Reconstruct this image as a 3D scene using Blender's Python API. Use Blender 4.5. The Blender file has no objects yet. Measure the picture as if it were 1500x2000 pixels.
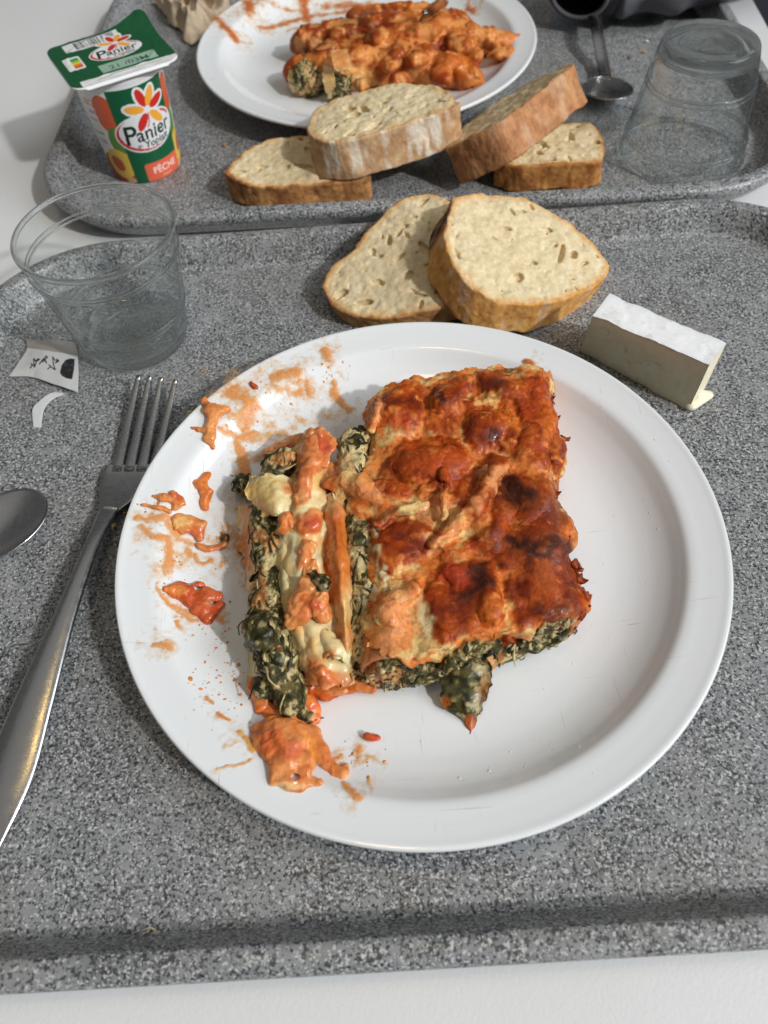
import bpy, bmesh, math, random
import numpy as np
from mathutils import Matrix, Vector

# ------------------------------------------------------------------ camera, light, exposure
# all code below works in centimetres; meshes are scaled to metres on creation
CM = 0.01
sc = bpy.context.scene
PITCH, ROLL, CAMZ, FPX = math.radians(55.234), math.radians(-4.966), 28.082, 1500.0
F_ = np.array([0, math.cos(PITCH), -math.sin(PITCH)])
R0 = np.array([1.0, 0, 0]); U0 = np.cross(R0, F_)
R_ = math.cos(ROLL) * R0 + math.sin(ROLL) * U0
U_ = -math.sin(ROLL) * R0 + math.cos(ROLL) * U0
cd = bpy.data.cameras.new('camera'); cam = bpy.data.objects.new('camera', cd)
sc.collection.objects.link(cam); sc.camera = cam
m = Matrix.Identity(4)
for i in range(3):
    m[i][0] = R_[i]; m[i][1] = U_[i]; m[i][2] = -F_[i]
m[2][3] = CAMZ * CM
cam.matrix_world = m
cd.sensor_fit = 'VERTICAL'; cd.sensor_height = 34.6; cd.sensor_width = 25.95
cd.lens = FPX / 2000 * 34.6
cd.clip_start = 0.01; cd.clip_end = 50
cd.dof.use_dof = True; cd.dof.focus_distance = 0.315; cd.dof.aperture_fstop = 11.0

world = bpy.data.worlds.new('World'); sc.world = world; world.use_nodes = True
bg = world.node_tree.nodes['Background']
bg.inputs[0].default_value = (0.93, 0.97, 1.0, 1); bg.inputs[1].default_value = 0.11

def area(name, loc, target, sx, sy, power, col, shape='RECTANGLE'):
    l = bpy.data.lights.new(name, 'AREA'); l.shape = shape; l.size = sx * CM
    if shape in ('RECTANGLE', 'ELLIPSE'): l.size_y = sy * CM
    l.energy = power; l.color = col
    o = bpy.data.objects.new(name, l); sc.collection.objects.link(o)
    o.location = Vector(loc) * CM
    d = Vector(target) - Vector(loc)
    o.rotation_euler = d.to_track_quat('-Z', 'Y').to_euler()
    return o
SUN = np.array([0.605, -0.496, 0.622]); SUN = SUN / np.linalg.norm(SUN)
TGT = np.array([2.0, 25.0, 2.0])
area('window_sun', TGT + SUN * 600, TGT, 26, 26, 208.0, (1.0, 0.985, 0.965), 'DISK')
area('window_sky', (290, -60, 220), (2, 28, 0), 260, 230, 105.0, (0.86, 0.93, 1.0))
area('overhead_fill', (-35, 90, 265), (-35, 90, 0), 340, 340, 8.0, (0.97, 0.99, 1.0))  # added overhead fill, no real lamp: lifts ambient light on upward faces and far left
area('ceiling_lamp', (-12, 22, 210), (-12, 22, 0), 22, 22, 2.6, (1.0, 0.66, 0.22))

vs = sc.view_settings
vs.view_transform = 'Standard'; vs.look = 'None'; vs.exposure = -0.07; vs.gamma = 1.0
vs.use_curve_mapping = False
sc.render.engine = 'CYCLES'
sc.cycles.use_denoising = True
sc.cycles.max_bounces = 12; sc.cycles.transmission_bounces = 10; sc.cycles.transparent_max_bounces = 16
sc.cycles.sample_clamp_indirect = 4.0
random.seed(4)

# ------------------------------------------------------------------ pixel <-> place
def W(px, py, z):
    """photo pixel seen at height z (cm) -> point in the place"""
    d = F_ + (px - 750) / FPX * R_ - (py - 1000) / FPX * U_
    t = (z - CAMZ) / d[2]
    return np.array([t * d[0], t * d[1], z])
def WP(px, py, p0, n):
    d = F_ + (px - 750) / FPX * R_ - (py - 1000) / FPX * U_
    c = np.array([0, 0, CAMZ]); t = ((p0 - c) @ n) / (d @ n)
    return c + t * d

# ------------------------------------------------------------------ numpy noise
_rs = np.random.RandomState(7)
_PERM = _rs.permutation(256).astype(np.int64); _PERM = np.r_[_PERM, _PERM, _PERM]
_VAL = _rs.rand(256) * 2 - 1
def noise3(p, seed=0):
    p = np.asarray(p, float) + seed * 17.31
    i = np.floor(p).astype(np.int64); f = p - i; f = f * f * f * (f * (f * 6 - 15) + 10)
    i &= 255
    def h(a, b, c): return _VAL[_PERM[_PERM[_PERM[(i[:, 0] + a) & 255] + ((i[:, 1] + b) & 255)] + ((i[:, 2] + c) & 255)] & 255]
    x, y, z = f[:, 0], f[:, 1], f[:, 2]
    def L(a, b, t): return a + (b - a) * t
    return L(L(L(h(0,0,0), h(1,0,0), x), L(h(0,1,0), h(1,1,0), x), y),
             L(L(h(0,0,1), h(1,0,1), x), L(h(0,1,1), h(1,1,1), x), y), z)
def fbm(p, octv=3, seed=0, gain=0.5):
    s = 0; a = 1.0; t = 0
    p = np.asarray(p, float)
    for o in range(octv):
        s = s + a * noise3(p * (2.03 ** o), seed + o * 3); t += a; a *= gain
    return s / t
def sstep(a, b, x):
    t = np.clip((x - a) / (b - a), 0, 1); return t * t * (3 - 2 * t)
def lin(r, g, b):
    c = np.array([r, g, b], float) / 255
    return np.where(c <= 0.04045, c / 12.92, ((c + 0.055) / 1.055) ** 2.4)
def mix(a, b, t):
    t = np.asarray(t)[:, None] if np.ndim(t) else t
    return a * (1 - t) + b * t

# ------------------------------------------------------------------ implicit surfaces
class Field:
    def __init__(s, lo, hi, h):
        s.lo = np.array(lo, float); s.h = h
        s.n = np.ceil((np.array(hi, float) - s.lo) / h).astype(int) + 1
        s.f = np.full(s.n, 9.0, np.float32)
    def win(s, lo, hi):
        a = np.clip(np.floor((np.array(lo) - s.lo) / s.h).astype(int), 0, s.n)
        b = np.clip(np.ceil((np.array(hi) - s.lo) / s.h).astype(int) + 1, 0, s.n)
        sl = tuple(slice(x, y) for x, y in zip(a, b))
        g = [s.lo[k] + s.h * np.arange(a[k], b[k]) for k in range(3)]
        return sl, np.meshgrid(*g, indexing='ij', sparse=True)
    def comb(s, sl, d, k):
        o = s.f[sl]
        if k > 0:
            hh = np.clip(0.5 + 0.5 * (o - d) / k, 0, 1)
            s.f[sl] = o * (1 - hh) + d * hh - k * hh * (1 - hh)
        else: s.f[sl] = np.minimum(o, d)
    def cut(s, sl, d):
        s.f[sl] = np.maximum(s.f[sl], d)
    def ell(s, c, r, k=0.2, rz=0.0, sub=False):
        c = np.array(c, float); r = np.array(r, float) * np.ones(3)
        R = max(r[0], r[1]) + k + 2 * s.h
        sl, (x, y, z) = s.win(c - [R, R, r[2] + k + .2], c + [R, R, r[2] + k + .2])
        if 0 in s.f[sl].shape: return
        ca, sa = math.cos(rz), math.sin(rz)
        X = (x - c[0]) * ca + (y - c[1]) * sa; Y = -(x - c[0]) * sa + (y - c[1]) * ca
        q = np.sqrt((X / r[0]) ** 2 + (Y / r[1]) ** 2 + ((z - c[2]) / r[2]) ** 2)
        d = (q - 1) * r.min()
        if sub: s.cut(sl, -d)
        else: s.comb(sl, d, k)
    def cap(s, pts, rad, k=0.2, flat=1.0):
        """chain of tapered capsules; flat<1 squashes heights"""
        pts = [np.array(p, float) for p in pts]
        rad = np.ones(len(pts)) * rad
        for a, b, ra, rb in zip(pts[:-1], pts[1:], rad[:-1], rad[1:]):
            R = max(ra, rb) + k + 2 * s.h
            sl, (x, y, z) = s.win(np.minimum(a, b) - R, np.maximum(a, b) + R)
            if 0 in s.f[sl].shape: continue
            ab = b - a; L2 = ab @ ab + 1e-9
            t = np.clip(((x - a[0]) * ab[0] + (y - a[1]) * ab[1] + (z - a[2]) * ab[2]) / L2, 0, 1)
            d = np.sqrt((x - a[0] - t * ab[0]) ** 2 + (y - a[1] - t * ab[1]) ** 2 + ((z - a[2] - t * ab[2]) / flat) ** 2) - (ra + (rb - ra) * t)
            s.comb(sl, d, k)
    def mesh(s):
        return surface_nets(s.f, s.lo, s.h)
def surface_nets(f, lo, h):
    n = np.array(f.shape) - 1
    acc = np.zeros((*n, 3), np.float32); cnt = np.zeros(n, np.int8)
    def S(o): return tuple(slice(o[k], o[k] + n[k]) for k in range(3))
    for ax in range(3):
        u, v = [k for k in range(3) if k != ax]
        for du in (0, 1):
            for dv in (0, 1):
                o = [0, 0, 0]; o[u] = du; o[v] = dv; o2 = list(o); o2[ax] = 1
                a = f[S(o)]; b = f[S(o2)]
                c = (a < 0) != (b < 0)
                t = np.where(c, a / np.where(c, a - b, 1), 0)
                acc[..., ax] += t; acc[..., u] += c * du; acc[..., v] += c * dv; cnt += c
    mk = cnt > 0
    idx = np.full(n, -1, np.int64); idx[mk] = np.arange(mk.sum())
    ijk = np.argwhere(mk)
    V = lo + h * (ijk + acc[mk] / cnt[mk][:, None])
    Q = []
    for ax in range(3):
        u, v = (ax + 1) % 3, (ax + 2) % 3
        sl = [slice(1, -1)] * 3; sl[ax] = slice(0, -1); sl2 = list(sl); sl2[ax] = slice(1, None)
        A = f[tuple(sl)] < 0; B = f[tuple(sl2)] < 0
        e = np.argwhere(A != B)
        if not len(e): continue
        pos = e.copy(); pos[:, u] += 1; pos[:, v] += 1
        flip = A[tuple(e.T)]
        def I(du, dv):
            q = pos.copy(); q[:, u] += du; q[:, v] += dv; return idx[tuple(q.T)]
        q = np.stack([I(-1, -1), I(0, -1), I(0, 0), I(-1, 0)], 1)
        q[~flip] = q[~flip][:, ::-1]
        Q.append(q)
    Q = np.concatenate(Q) if Q else np.zeros((0, 4), int)
    return V.astype(float), Q[(Q >= 0).all(1)]
def vnormals(V, Q):
    n = np.zeros_like(V)
    fn = np.cross(V[Q[:, 2]] - V[Q[:, 0]], V[Q[:, -1]] - V[Q[:, 1]])
    for k in range(Q.shape[1]): np.add.at(n, Q[:, k], fn)
    return n / (np.linalg.norm(n, axis=1)[:, None] + 1e-12)
def smooth(V, Q, it=1):
    for _ in range(it):
        s = np.zeros_like(V); c = np.zeros(len(V))
        for a, b in ((0, 1), (1, 2), (2, 3), (3, 0)):
            np.add.at(s, Q[:, a], V[Q[:, b]]); np.add.at(s, Q[:, b], V[Q[:, a]])
            np.add.at(c, Q[:, a], 1); np.add.at(c, Q[:, b], 1)
        V = 0.5 * V + 0.5 * s / np.maximum(c, 1)[:, None]
    return V

# ------------------------------------------------------------------ objects
def thing(name, label, cat, loc, group=None):
    o = bpy.data.objects.new(name, None); sc.collection.objects.link(o)
    o.empty_display_size = 0.01
    o.location = Vector(loc) * CM; o['label'] = label; o['category'] = cat
    if group: o['group'] = group
    return o
def tag(o, label, cat, group=None):
    o['label'] = label; o['category'] = cat
    if group: o['group'] = group
    return o
def root_loc(o):
    v = Vector((0, 0, 0))
    while o is not None: v = v + o.location; o = o.parent
    return np.array(v) / CM
def mesh(name, V, Fc, mat, parent=None, col=None, smooth_=True, attrs=None, base=None):
    """V in place-centimetres; the object's origin is its parent's base or its own base"""
    V = np.asarray(V, float)
    if parent is not None: org = root_loc(parent)
    else:
        org = np.array(base) if base is not None else np.array([V[:, 0].mean(), V[:, 1].mean(), V[:, 2].min()])
    me = bpy.data.meshes.new(name)
    if isinstance(Fc, np.ndarray):
        k = Fc.shape[1]
        me.vertices.add(len(V)); me.vertices.foreach_set('co', ((V - org) * CM).astype(np.float32).ravel())
        me.loops.add(Fc.size); me.loops.foreach_set('vertex_index', Fc.astype(np.int32).ravel())
        me.polygons.add(len(Fc)); me.polygons.foreach_set('loop_start', (np.arange(len(Fc)) * k).astype(np.int32))
        me.update(calc_edges=True)
    else:
        me.from_pydata([tuple(v) for v in (V - org) * CM], [], [tuple(int(i) for i in f) for f in Fc])
    me.validate()
    if smooth_: me.polygons.foreach_set('use_smooth', np.ones(len(me.polygons), bool))
    if col is not None:
        a = me.color_attributes.new('Col', 'FLOAT_COLOR', 'POINT')
        a.data.foreach_set('color', np.c_[np.clip(col, 0, 1), np.ones(len(V))].astype(np.float32).ravel())
    for k, v in (attrs or {}).items():
        a = me.attributes.new(k, 'FLOAT', 'POINT'); a.data.foreach_set('value', np.asarray(v, np.float32))
    me.materials.append(mat)
    o = bpy.data.objects.new(name, me); sc.collection.objects.link(o)
    if parent is not None: o.parent = parent
    else: o.location = Vector(org) * CM
    return o
def grid_faces(nu, nv, wrap_u=False):
    i = np.arange(nu if wrap_u else nu - 1); j = np.arange(nv - 1)
    I, J = np.meshgrid(i, j, indexing='ij'); I = I.ravel(); J = J.ravel(); I2 = (I + 1) % nu
    return np.stack([I * nv + J, I2 * nv + J, I2 * nv + J + 1, I * nv + J + 1], 1)
def lathe(prof, n=96, c=(0, 0, 0)):
    prof = np.array(prof, float); a = np.linspace(0, 2 * np.pi, n, endpoint=False)
    V = np.stack([np.outer(np.cos(a), prof[:, 0]) + c[0], np.outer(np.sin(a), prof[:, 0]) + c[1], np.tile(prof[:, 1] + c[2], (n, 1))], -1)
    return V.reshape(-1, 3), grid_faces(n, len(prof), True)
def catmull(P, n):
    """resample control points (k,dim) to n points with a Catmull-Rom spline"""
    P = np.asarray(P, float); k = len(P)
    if k == 2: return P[0] + (P[1] - P[0]) * np.linspace(0, 1, n)[:, None]
    E = np.vstack([2 * P[0] - P[1], P, 2 * P[-1] - P[-2]])
    t = np.linspace(0, k - 1 - 1e-9, n); i = t.astype(int); u = (t - i)[:, None]
    a, b, c, d = E[i], E[i + 1], E[i + 2], E[i + 3]
    return 0.5 * (2 * b + (c - a) * u + (2 * a - 5 * b + 4 * c - d) * u ** 2 + (-a + 3 * b - 3 * c + d) * u ** 3)
def sheet(rows, nu, nv, thick, namp=0.0, nfreq=2.0, seed=0, edge=0.0):
    """a curled sheet through rows of control points; returns V, quads and top-surface (u,v)"""
    rows = np.array([catmull(r, nu) for r in rows])                 # k,nu,3
    G = np.stack([catmull(rows[:, i], nv) for i in range(nu)], 0)   # nu,nv,3
    if edge:
        uu = np.linspace(-1, 1, nu)
        e = (np.abs(uu) ** 6)[:, None, None]
        jit = np.stack([fbm(np.c_[G.reshape(-1, 3)] * 3.0, 2, seed + q) for q in range(3)], -1).reshape(G.shape)
        G = G + jit * e * edge
        vv = np.linspace(-1, 1, nv); G = G + jit * (np.abs(vv) ** 10)[None, :, None] * edge
    V = G.reshape(-1, 3); Q = grid_faces(nu, nv)
    N = vnormals(V, Q)
    if N[:, 2].mean() < 0: N = -N; Q = Q[:, ::-1]
    if namp: V = V + N * (fbm(V * nfreq, 3, seed) * namp)[:, None]
    B = V - N * thick
    nn = len(V)
    Qb = Q[:, ::-1] + nn
    ids = np.arange(nn).reshape(nu, nv)
    bd = np.r_[ids[:, 0], ids[-1, 1:], ids[-2::-1, -1], ids[0, -2:0:-1]]
    b2 = np.roll(bd, -1)
    S = np.stack([bd, bd + nn, b2 + nn, b2], 1)
    fq = vnormals(V, Q)
    # orient side quads outwards by trying one
    return np.vstack([V, B]), np.vstack([Q, Qb, S]), nn
def tube_mesh(path, rad, n=12, flatz=1.0, closed=True):
    path = np.asarray(path, float); rad = np.ones(len(path)) * rad
    T = np.gradient(path, axis=0); T /= np.linalg.norm(T, axis=1)[:, None] + 1e-9
    up = np.array([0, 0, 1.0]); S = np.cross(T, up); S /= np.linalg.norm(S, axis=1)[:, None] + 1e-9
    N = np.cross(S, T)
    a = np.linspace(0, 2 * np.pi, n, endpoint=False)
    V = path[:, None] + rad[:, None, None] * (np.cos(a)[None, :, None] * S[:, None] + flatz * np.sin(a)[None, :, None] * N[:, None])
    V = V.transpose(1, 0, 2).reshape(-1, 3)
    return V, grid_faces(n, len(path), True)

# ------------------------------------------------------------------ materials
class NT:
    def __init__(s, name):
        s.m = bpy.data.materials.new(name); s.m.use_nodes = True
        s.t = s.m.node_tree; s.b = s.t.nodes['Principled BSDF']; s.out = s.t.nodes['Material Output']
    def n(s, typ, **kw):
        nd = s.t.nodes.new(typ)
        for k, v in kw.items():
            if k.startswith('i_'):
                key = k[2:].replace('_', ' ')
                s.set(nd, key, v)
            else: setattr(nd, k, v)
        return nd
    def set(s, nd, key, v):
        if isinstance(key, str) and key.isdigit(): key = int(key)
        if hasattr(v, 'is_output'): s.t.links.new(v, nd.inputs[key])
        else: nd.inputs[key].default_value = v
    def bs(s, **kw):
        for k, v in kw.items(): s.set(s.b, k.replace('_', ' '), v)
    def coord(s, scale=100.0):
        tc = s.n('ShaderNodeTexCoord'); mp = s.n('ShaderNodeMapping')
        s.t.links.new(tc.outputs['Object'], mp.inputs[0]); mp.inputs['Scale'].default_value = (scale,) * 3
        return mp.outputs[0]
    def noise(s, vec, scale, detail=3.0, rough=0.55, dist=0.0):
        return s.n('ShaderNodeTexNoise', i_Vector=vec, i_Scale=scale, i_Detail=detail, i_Roughness=rough, i_Distortion=dist).outputs[0]
    def voro(s, vec, scale, feature='F1', rand=1.0):
        return s.n('ShaderNodeTexVoronoi', feature=feature, i_Vector=vec, i_Scale=scale, i_Randomness=rand)
    def math(s, op, a, b=0.0, clamp=False):
        nd = s.n('ShaderNodeMath', operation=op, use_clamp=clamp); s.set(nd, 0, a); s.set(nd, 1, b); return nd.outputs[0]
    def ramp(s, fac, stops, interp='LINEAR'):
        nd = s.n('ShaderNodeValToRGB'); s.set(nd, 0, fac); cr = nd.color_ramp; cr.interpolation = interp
        while len(cr.elements) < len(stops): cr.elements.new(0.5)
        for e, (p, c) in zip(cr.elements, stops):
            e.position = p; c = (c,) * 3 if np.isscalar(c) else tuple(c); e.color = (*c[:3], 1)
        return nd.outputs[0]
    def mixc(s, fac, a, b, blend='MIX'):
        nd = s.n('ShaderNodeMix', data_type='RGBA', blend_type=blend)
        def c(v): return (*tuple(v)[:3], 1) if not hasattr(v, 'is_output') else v
        s.set(nd, 0, fac); s.set(nd, 6, c(a)); s.set(nd, 7, c(b)); return nd.outputs[2]
    def bump(s, h, strength, dist_cm, normal=None):
        nd = s.n('ShaderNodeBump', i_Height=h, i_Strength=strength, i_Distance=dist_cm * CM)
        if normal is not None: s.set(nd, 'Normal', normal)
        return nd.outputs[0]
    def attr(s, name='Col'):
        return s.n('ShaderNodeAttribute', attribute_name=name)

def m_granite():
    t = NT('speckled_grey_tray'); v = t.coord()
    big = t.noise(v, 0.5, 3.0, 0.6, 0.8); mid = t.noise(v, 1.5, 4.0, 0.65, 0.6)
    dens = t.math('ADD', t.math('MULTIPLY', big, 0.5), t.math('MULTIPLY', mid, 0.5))
    base = t.ramp(dens, [(0.32, (0.17, 0.174, 0.176)), (0.68, (0.31, 0.315, 0.317))])
    def dots(scale, lo, hi, rad):
        vv = t.voro(v, scale)
        sx = t.n('ShaderNodeSeparateColor', i_Color=vv.outputs['Color'])
        th = t.ramp(dens, [(0.30, lo), (0.68, hi)])
        pick = t.math('LESS_THAN', sx.outputs[0], th)
        rr = t.math('MULTIPLY', t.math('ADD', sx.outputs[1], 0.5), rad)
        ins = t.math('LESS_THAN', vv.outputs['Distance'], rr)
        return t.math('MULTIPLY', pick, ins)
    def grain(scale, off, lo, hi):
        mo = t.n('ShaderNodeMapping', i_Vector=v); mo.inputs['Location'].default_value = (off, off * 0.7, off * 1.3)
        th = t.ramp(dens, [(0.30, lo), (0.70, hi)]); nz = t.noise(mo.outputs[0], scale, 2.0, 0.55)
        return t.math('MULTIPLY', t.math('SUBTRACT', nz, th), 14.0, True)
    c = t.mixc(t.math('MULTIPLY', grain(7.5, 3.0, 0.435, 0.585), 0.92), base, (0.042, 0.046, 0.052))
    c = t.mixc(t.math('MULTIPLY', grain(8.5, 9.0, 0.54, 0.625), 0.85), c, (0.60, 0.60, 0.585))
    c = t.mixc(t.math('MULTIPLY', dots(9.0, 0.30, 0.04, 0.36), 0.9), c, (0.018, 0.02, 0.025))
    c = t.mixc(t.math('MULTIPLY', dots(11.5, 0.30, 0.08, 0.40), 0.7), c, (0.60, 0.60, 0.59))
    # pale cutlery scratches
    mp = t.n('ShaderNodeMapping', i_Vector=v); mp.inputs['Scale'].default_value = (7, 0.3, 1); mp.inputs['Rotation'].default_value = (0, 0, 0.6)
    mp2 = t.n('ShaderNodeMapping', i_Vector=v); mp2.inputs['Scale'].default_value = (0.3, 7, 1); mp2.inputs['Rotation'].default_value = (0, 0, -0.4)
    s1 = t.ramp(t.noise(mp.outputs[0], 1.3, 2.0, 0.5, 0.4), [(0.72, 0.0), (0.77, 1.0)]); s2 = t.ramp(t.noise(mp2.outputs[0], 1.2, 2.0, 0.5, 0.4), [(0.72, 0.0), (0.77, 1.0)])
    gate = t.ramp(t.noise(v, 0.22, 2.0), [(0.45, 0.0), (0.6, 1.0)])
    c = t.mixc(t.math('MULTIPLY', t.math('ADD', s1, s2, True), t.math('MULTIPLY', gate, 0.35)), c, (0.5, 0.5, 0.5))
    c = t.mixc(t.math('MULTIPLY', t.ramp(t.noise(v, 0.16, 3.0, 0.6), [(0.5, 0.0), (0.75, 1.0)]), 0.25), c, (0.20, 0.165, 0.12))     # dried spill
    t.bs(Base_Color=c, Roughness=t.ramp(mid, [(0.3, 0.30), (0.7, 0.5)]), Specular_IOR_Level=0.5)
    h = t.noise(v, 6.0, 3.0)
    t.bs(Normal=t.bump(h, 0.25, 0.03))
    return t.m
def m_ceramic():
    t = NT('white_ceramic'); v = t.coord()
    # worn glaze: hair scratches, faint grey cutlery marks
    mp = t.n('ShaderNodeMapping', i_Vector=v); mp.inputs['Scale'].default_value = (9, 0.35, 1); mp.inputs['Rotation'].default_value = (0, 0, 0.9)
    mp2 = t.n('ShaderNodeMapping', i_Vector=v); mp2.inputs['Scale'].default_value = (0.3, 8, 1); mp2.inputs['Rotation'].default_value = (0, 0, 0.35)
    s1 = t.ramp(t.noise(mp.outputs[0], 1.6, 2.0, 0.5, 0.6), [(0.70, 0.0), (0.76, 1.0)])
    s2 = t.ramp(t.noise(mp2.outputs[0], 1.5, 2.0, 0.5, 0.6), [(0.70, 0.0), (0.76, 1.0)])
    gate = t.ramp(t.noise(v, 0.45, 2.0), [(0.40, 0.0), (0.58, 1.0)])
    sc_ = t.math('MULTIPLY', t.math('ADD', s1, s2, True), t.math('MULTIPLY', gate, 0.62))
    c = t.mixc(sc_, (0.80, 0.815, 0.815), (0.36, 0.35, 0.33))
    t.bs(Base_Color=c, Roughness=0.16, Specular_IOR_Level=0.5, Coat_Weight=0.25, Coat_Roughness=0.06)
    t.bs(Normal=t.bump(t.noise(v, 1.1, 2.0), 0.05, 0.05))
    return t.m
def m_table():
    t = NT('white_table_laminate'); v = t.coord()
    c = t.mixc(t.noise(v, 0.12, 3.0), (0.70, 0.70, 0.69), (0.76, 0.76, 0.755))
    t.bs(Base_Color=c, Roughness=0.42, Normal=t.bump(t.noise(v, 9.0, 3.0), 0.35, 0.03))
    return t.m
def m_food(name, rough=0.35, bscale=7.0, bstr=0.6, bdist=0.05, sss=0.12, vary=0.25, spec=0.5, coat=0.0, grain=None):
    t = NT(name); v = t.coord()
    col = t.attr().outputs['Color']
    n1 = t.noise(v, 5.0, 5.0, 0.65)
    f = t.ramp(n1, [(0.3, 1.0 - vary), (0.7, 1.0 + vary)])
    c = t.mixc(1.0, col, f, 'MULTIPLY')
    t.bs(Base_Color=c, Specular_IOR_Level=spec, Subsurface_Weight=sss, Subsurface_Scale=0.0025, Subsurface_Radius=(1.0, 0.45, 0.2))
    t.bs(Roughness=t.ramp(t.noise(v, 3.2, 3.0), [(0.35, rough - 0.12), (0.65, rough + 0.2)]))
    if coat: t.bs(Coat_Weight=coat, Coat_Roughness=0.12)
    h = t.noise(v, bscale, 5.0, 0.65)
    if grain: h = t.math('ADD', h, t.math('MULTIPLY', t.noise(v, grain, 2.0), 0.4))
    t.bs(Normal=t.bump(h, bstr, bdist))
    return t.m
def m_film():
    t = NT('thin_sauce_film'); v = t.coord()
    col = t.attr().outputs['Color']; th = t.attr('thick').outputs['Fac']
    f = t.ramp(t.noise(v, 7.0, 4.0), [(0.35, 0.55), (0.65, 1.25)])
    a = t.math('MULTIPLY', t.ramp(th, [(0.0, 0.0), (0.3, 0.22), (0.65, 0.7), (1.0, 0.96)]), f, True)
    t.bs(Base_Color=col, Roughness=0.28, Specular_IOR_Level=0.35, Alpha=a, Normal=t.bump(t.noise(v, 8.0, 4.0), 0.5, 0.04))
    return t.m
def m_simple(name, col, rough=0.5, metal=0.0, bscale=None, bstr=0.3, bdist=0.02, **kw):
    t = NT(name); v = t.coord()
    n1 = t.noise(v, 2.5, 4.0)
    c = t.mixc(n1, tuple(np.array(col) * 0.9), tuple(np.minimum(np.array(col) * 1.08, 1)))
    t.bs(Base_Color=c, Roughness=rough, Metallic=metal, **kw)
    if bscale: t.bs(Normal=t.bump(t.noise(v, bscale, 4.0), bstr, bdist))
    return t.m
def m_print(name, rough=0.4, sss=0.0):
    t = NT(name); t.bs(Base_Color=t.attr().outputs['Color'], Roughness=rough, Specular_IOR_Level=0.4)
    v = t.coord(); t.bs(Normal=t.bump(t.noise(v, 3.0, 3.0), 0.1, 0.03))
    return t.m
def m_steel():
    t = NT('stainless_steel'); v = t.coord()
    r = t.ramp(t.noise(v, 3.0, 5.0, 0.7), [(0.3, 0.2), (0.7, 0.34)])
    t.bs(Base_Color=(0.50, 0.49, 0.475, 1), Metallic=1.0, Roughness=r, Normal=t.bump(t.noise(v, 40.0, 2.0), 0.12, 0.01))
    return t.m
def m_glass():
    """blown wall: too thin to bend the view, so Fresnel reflection over a clear, faintly green body"""
    t = NT('clear_tumbler_wall'); nt = t.t
    geo = t.n('ShaderNodeNewGeometry')   # the same outside-to-inside Fresnel on both faces
    fr = t.n('ShaderNodeFresnel', i_IOR=t.math('SUBTRACT', 1.5, t.math('MULTIPLY', geo.outputs['Backfacing'], 0.8333)))
    lw = t.n('ShaderNodeLayerWeight', i_Blend=0.5)      # longer way through the wall towards the outline
    tr = t.n('ShaderNodeBsdfTransparent', i_Color=t.ramp(lw.outputs['Facing'], [(0.0, (0.987, 0.994, 0.991)), (0.70, (0.965, 0.98, 0.975)), (0.9, (0.86, 0.90, 0.89)), (1.0, (0.5, 0.58, 0.56))]))
    gl = t.n('ShaderNodeBsdfGlossy', i_Roughness=0.015)
    thin = t.n('ShaderNodeMixShader', i_0=fr.outputs[0]); nt.links.new(tr.outputs[0], thin.inputs[1]); nt.links.new(gl.outputs[0], thin.inputs[2])
    nt.links.new(thin.outputs[0], t.out.inputs[0]); nt.nodes.remove(t.b)
    return t.m
def m_thickglass():
    t = NT('clear_thick_glass'); nt = t.t
    g = t.n('ShaderNodeBsdfGlass', i_Color=(0.975, 0.99, 0.985, 1), i_Roughness=0.0, i_IOR=1.45)
    tr = t.n('ShaderNodeBsdfTransparent', i_Color=(0.97, 0.985, 0.98, 1))
    mx = t.n('ShaderNodeMixShader', i_0=0.7); nt.links.new(tr.outputs[0], mx.inputs[1]); nt.links.new(g.outputs[0], mx.inputs[2])
    nt.links.new(mx.outputs[0], t.out.inputs[0]); nt.nodes.remove(t.b)
    return t.m
M_THICK = m_thickglass()
M_TRAY = m_granite(); M_PLATE = m_ceramic(); M_TABLE = m_table(); M_STEEL = m_steel(); M_GLASS = m_glass()
M_SAUCE = m_food('baked_tomato_cream_sauce', 0.30, 8.0, 0.7, 0.05, 0.04, 0.26, 0.22, 0.10, 30.0)
M_WET = m_food('wet_sauce', 0.24, 6.0, 0.45, 0.04, 0.06, 0.18, 0.4, 0.2)
M_PASTA = m_food('pasta_sheet', 0.30, 5.0, 0.3, 0.03, 0.25, 0.10, 0.5, 0.25)
M_FILL = m_food('spinach_ricotta_filling', 0.42, 9.0, 0.9, 0.07, 0.05, 0.35, 0.3, 0.0, 26.0)
M_LEAF = m_food('cooked_spinach', 0.32, 7.0, 0.6, 0.04, 0.0, 0.35, 0.35, 0.05)
M_FILM = m_film()
M_BREAD = m_food('bread', 0.72, 7.0, 0.5, 0.06, 0.12, 0.10, 0.25, 0.0, 20.0)
M_CHEESE = m_food('soft_cheese', 0.5, 5.0, 0.3, 0.03, 0.4, 0.05, 0.35)
M_CHEESE.node_tree.nodes['Principled BSDF'].inputs['Subsurface Scale'].default_value = 0.008
M_CHEESE.node_tree.nodes['Principled BSDF'].inputs['Subsurface Radius'].default_value = (1.0, 0.9, 0.7)
M_PRINT = m_print('printed_plastic'); M_FOIL = m_print('printed_lid_foil', 0.34)
M_WHITEP = m_simple('white_plastic', (0.82, 0.82, 0.82), 0.35)
M_PAPER = m_print('paper_packet', 0.6)
M_NAPKIN = m_simple('brown_paper_napkin', (0.50, 0.39, 0.27), 0.85, 0, 12.0, 0.4, 0.03)
M_FABRIC = m_simple('grey_quilted_fabric', (0.10, 0.10, 0.115), 0.75, 0, 14.0, 0.5, 0.04)
M_LINING = m_simple('dark_brown_lining', (0.02, 0.012, 0.012), 0.8, 0, 12.0, 0.4, 0.03)
M_DARK = m_simple('dark_floor', (0.03, 0.032, 0.045), 0.6)

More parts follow.
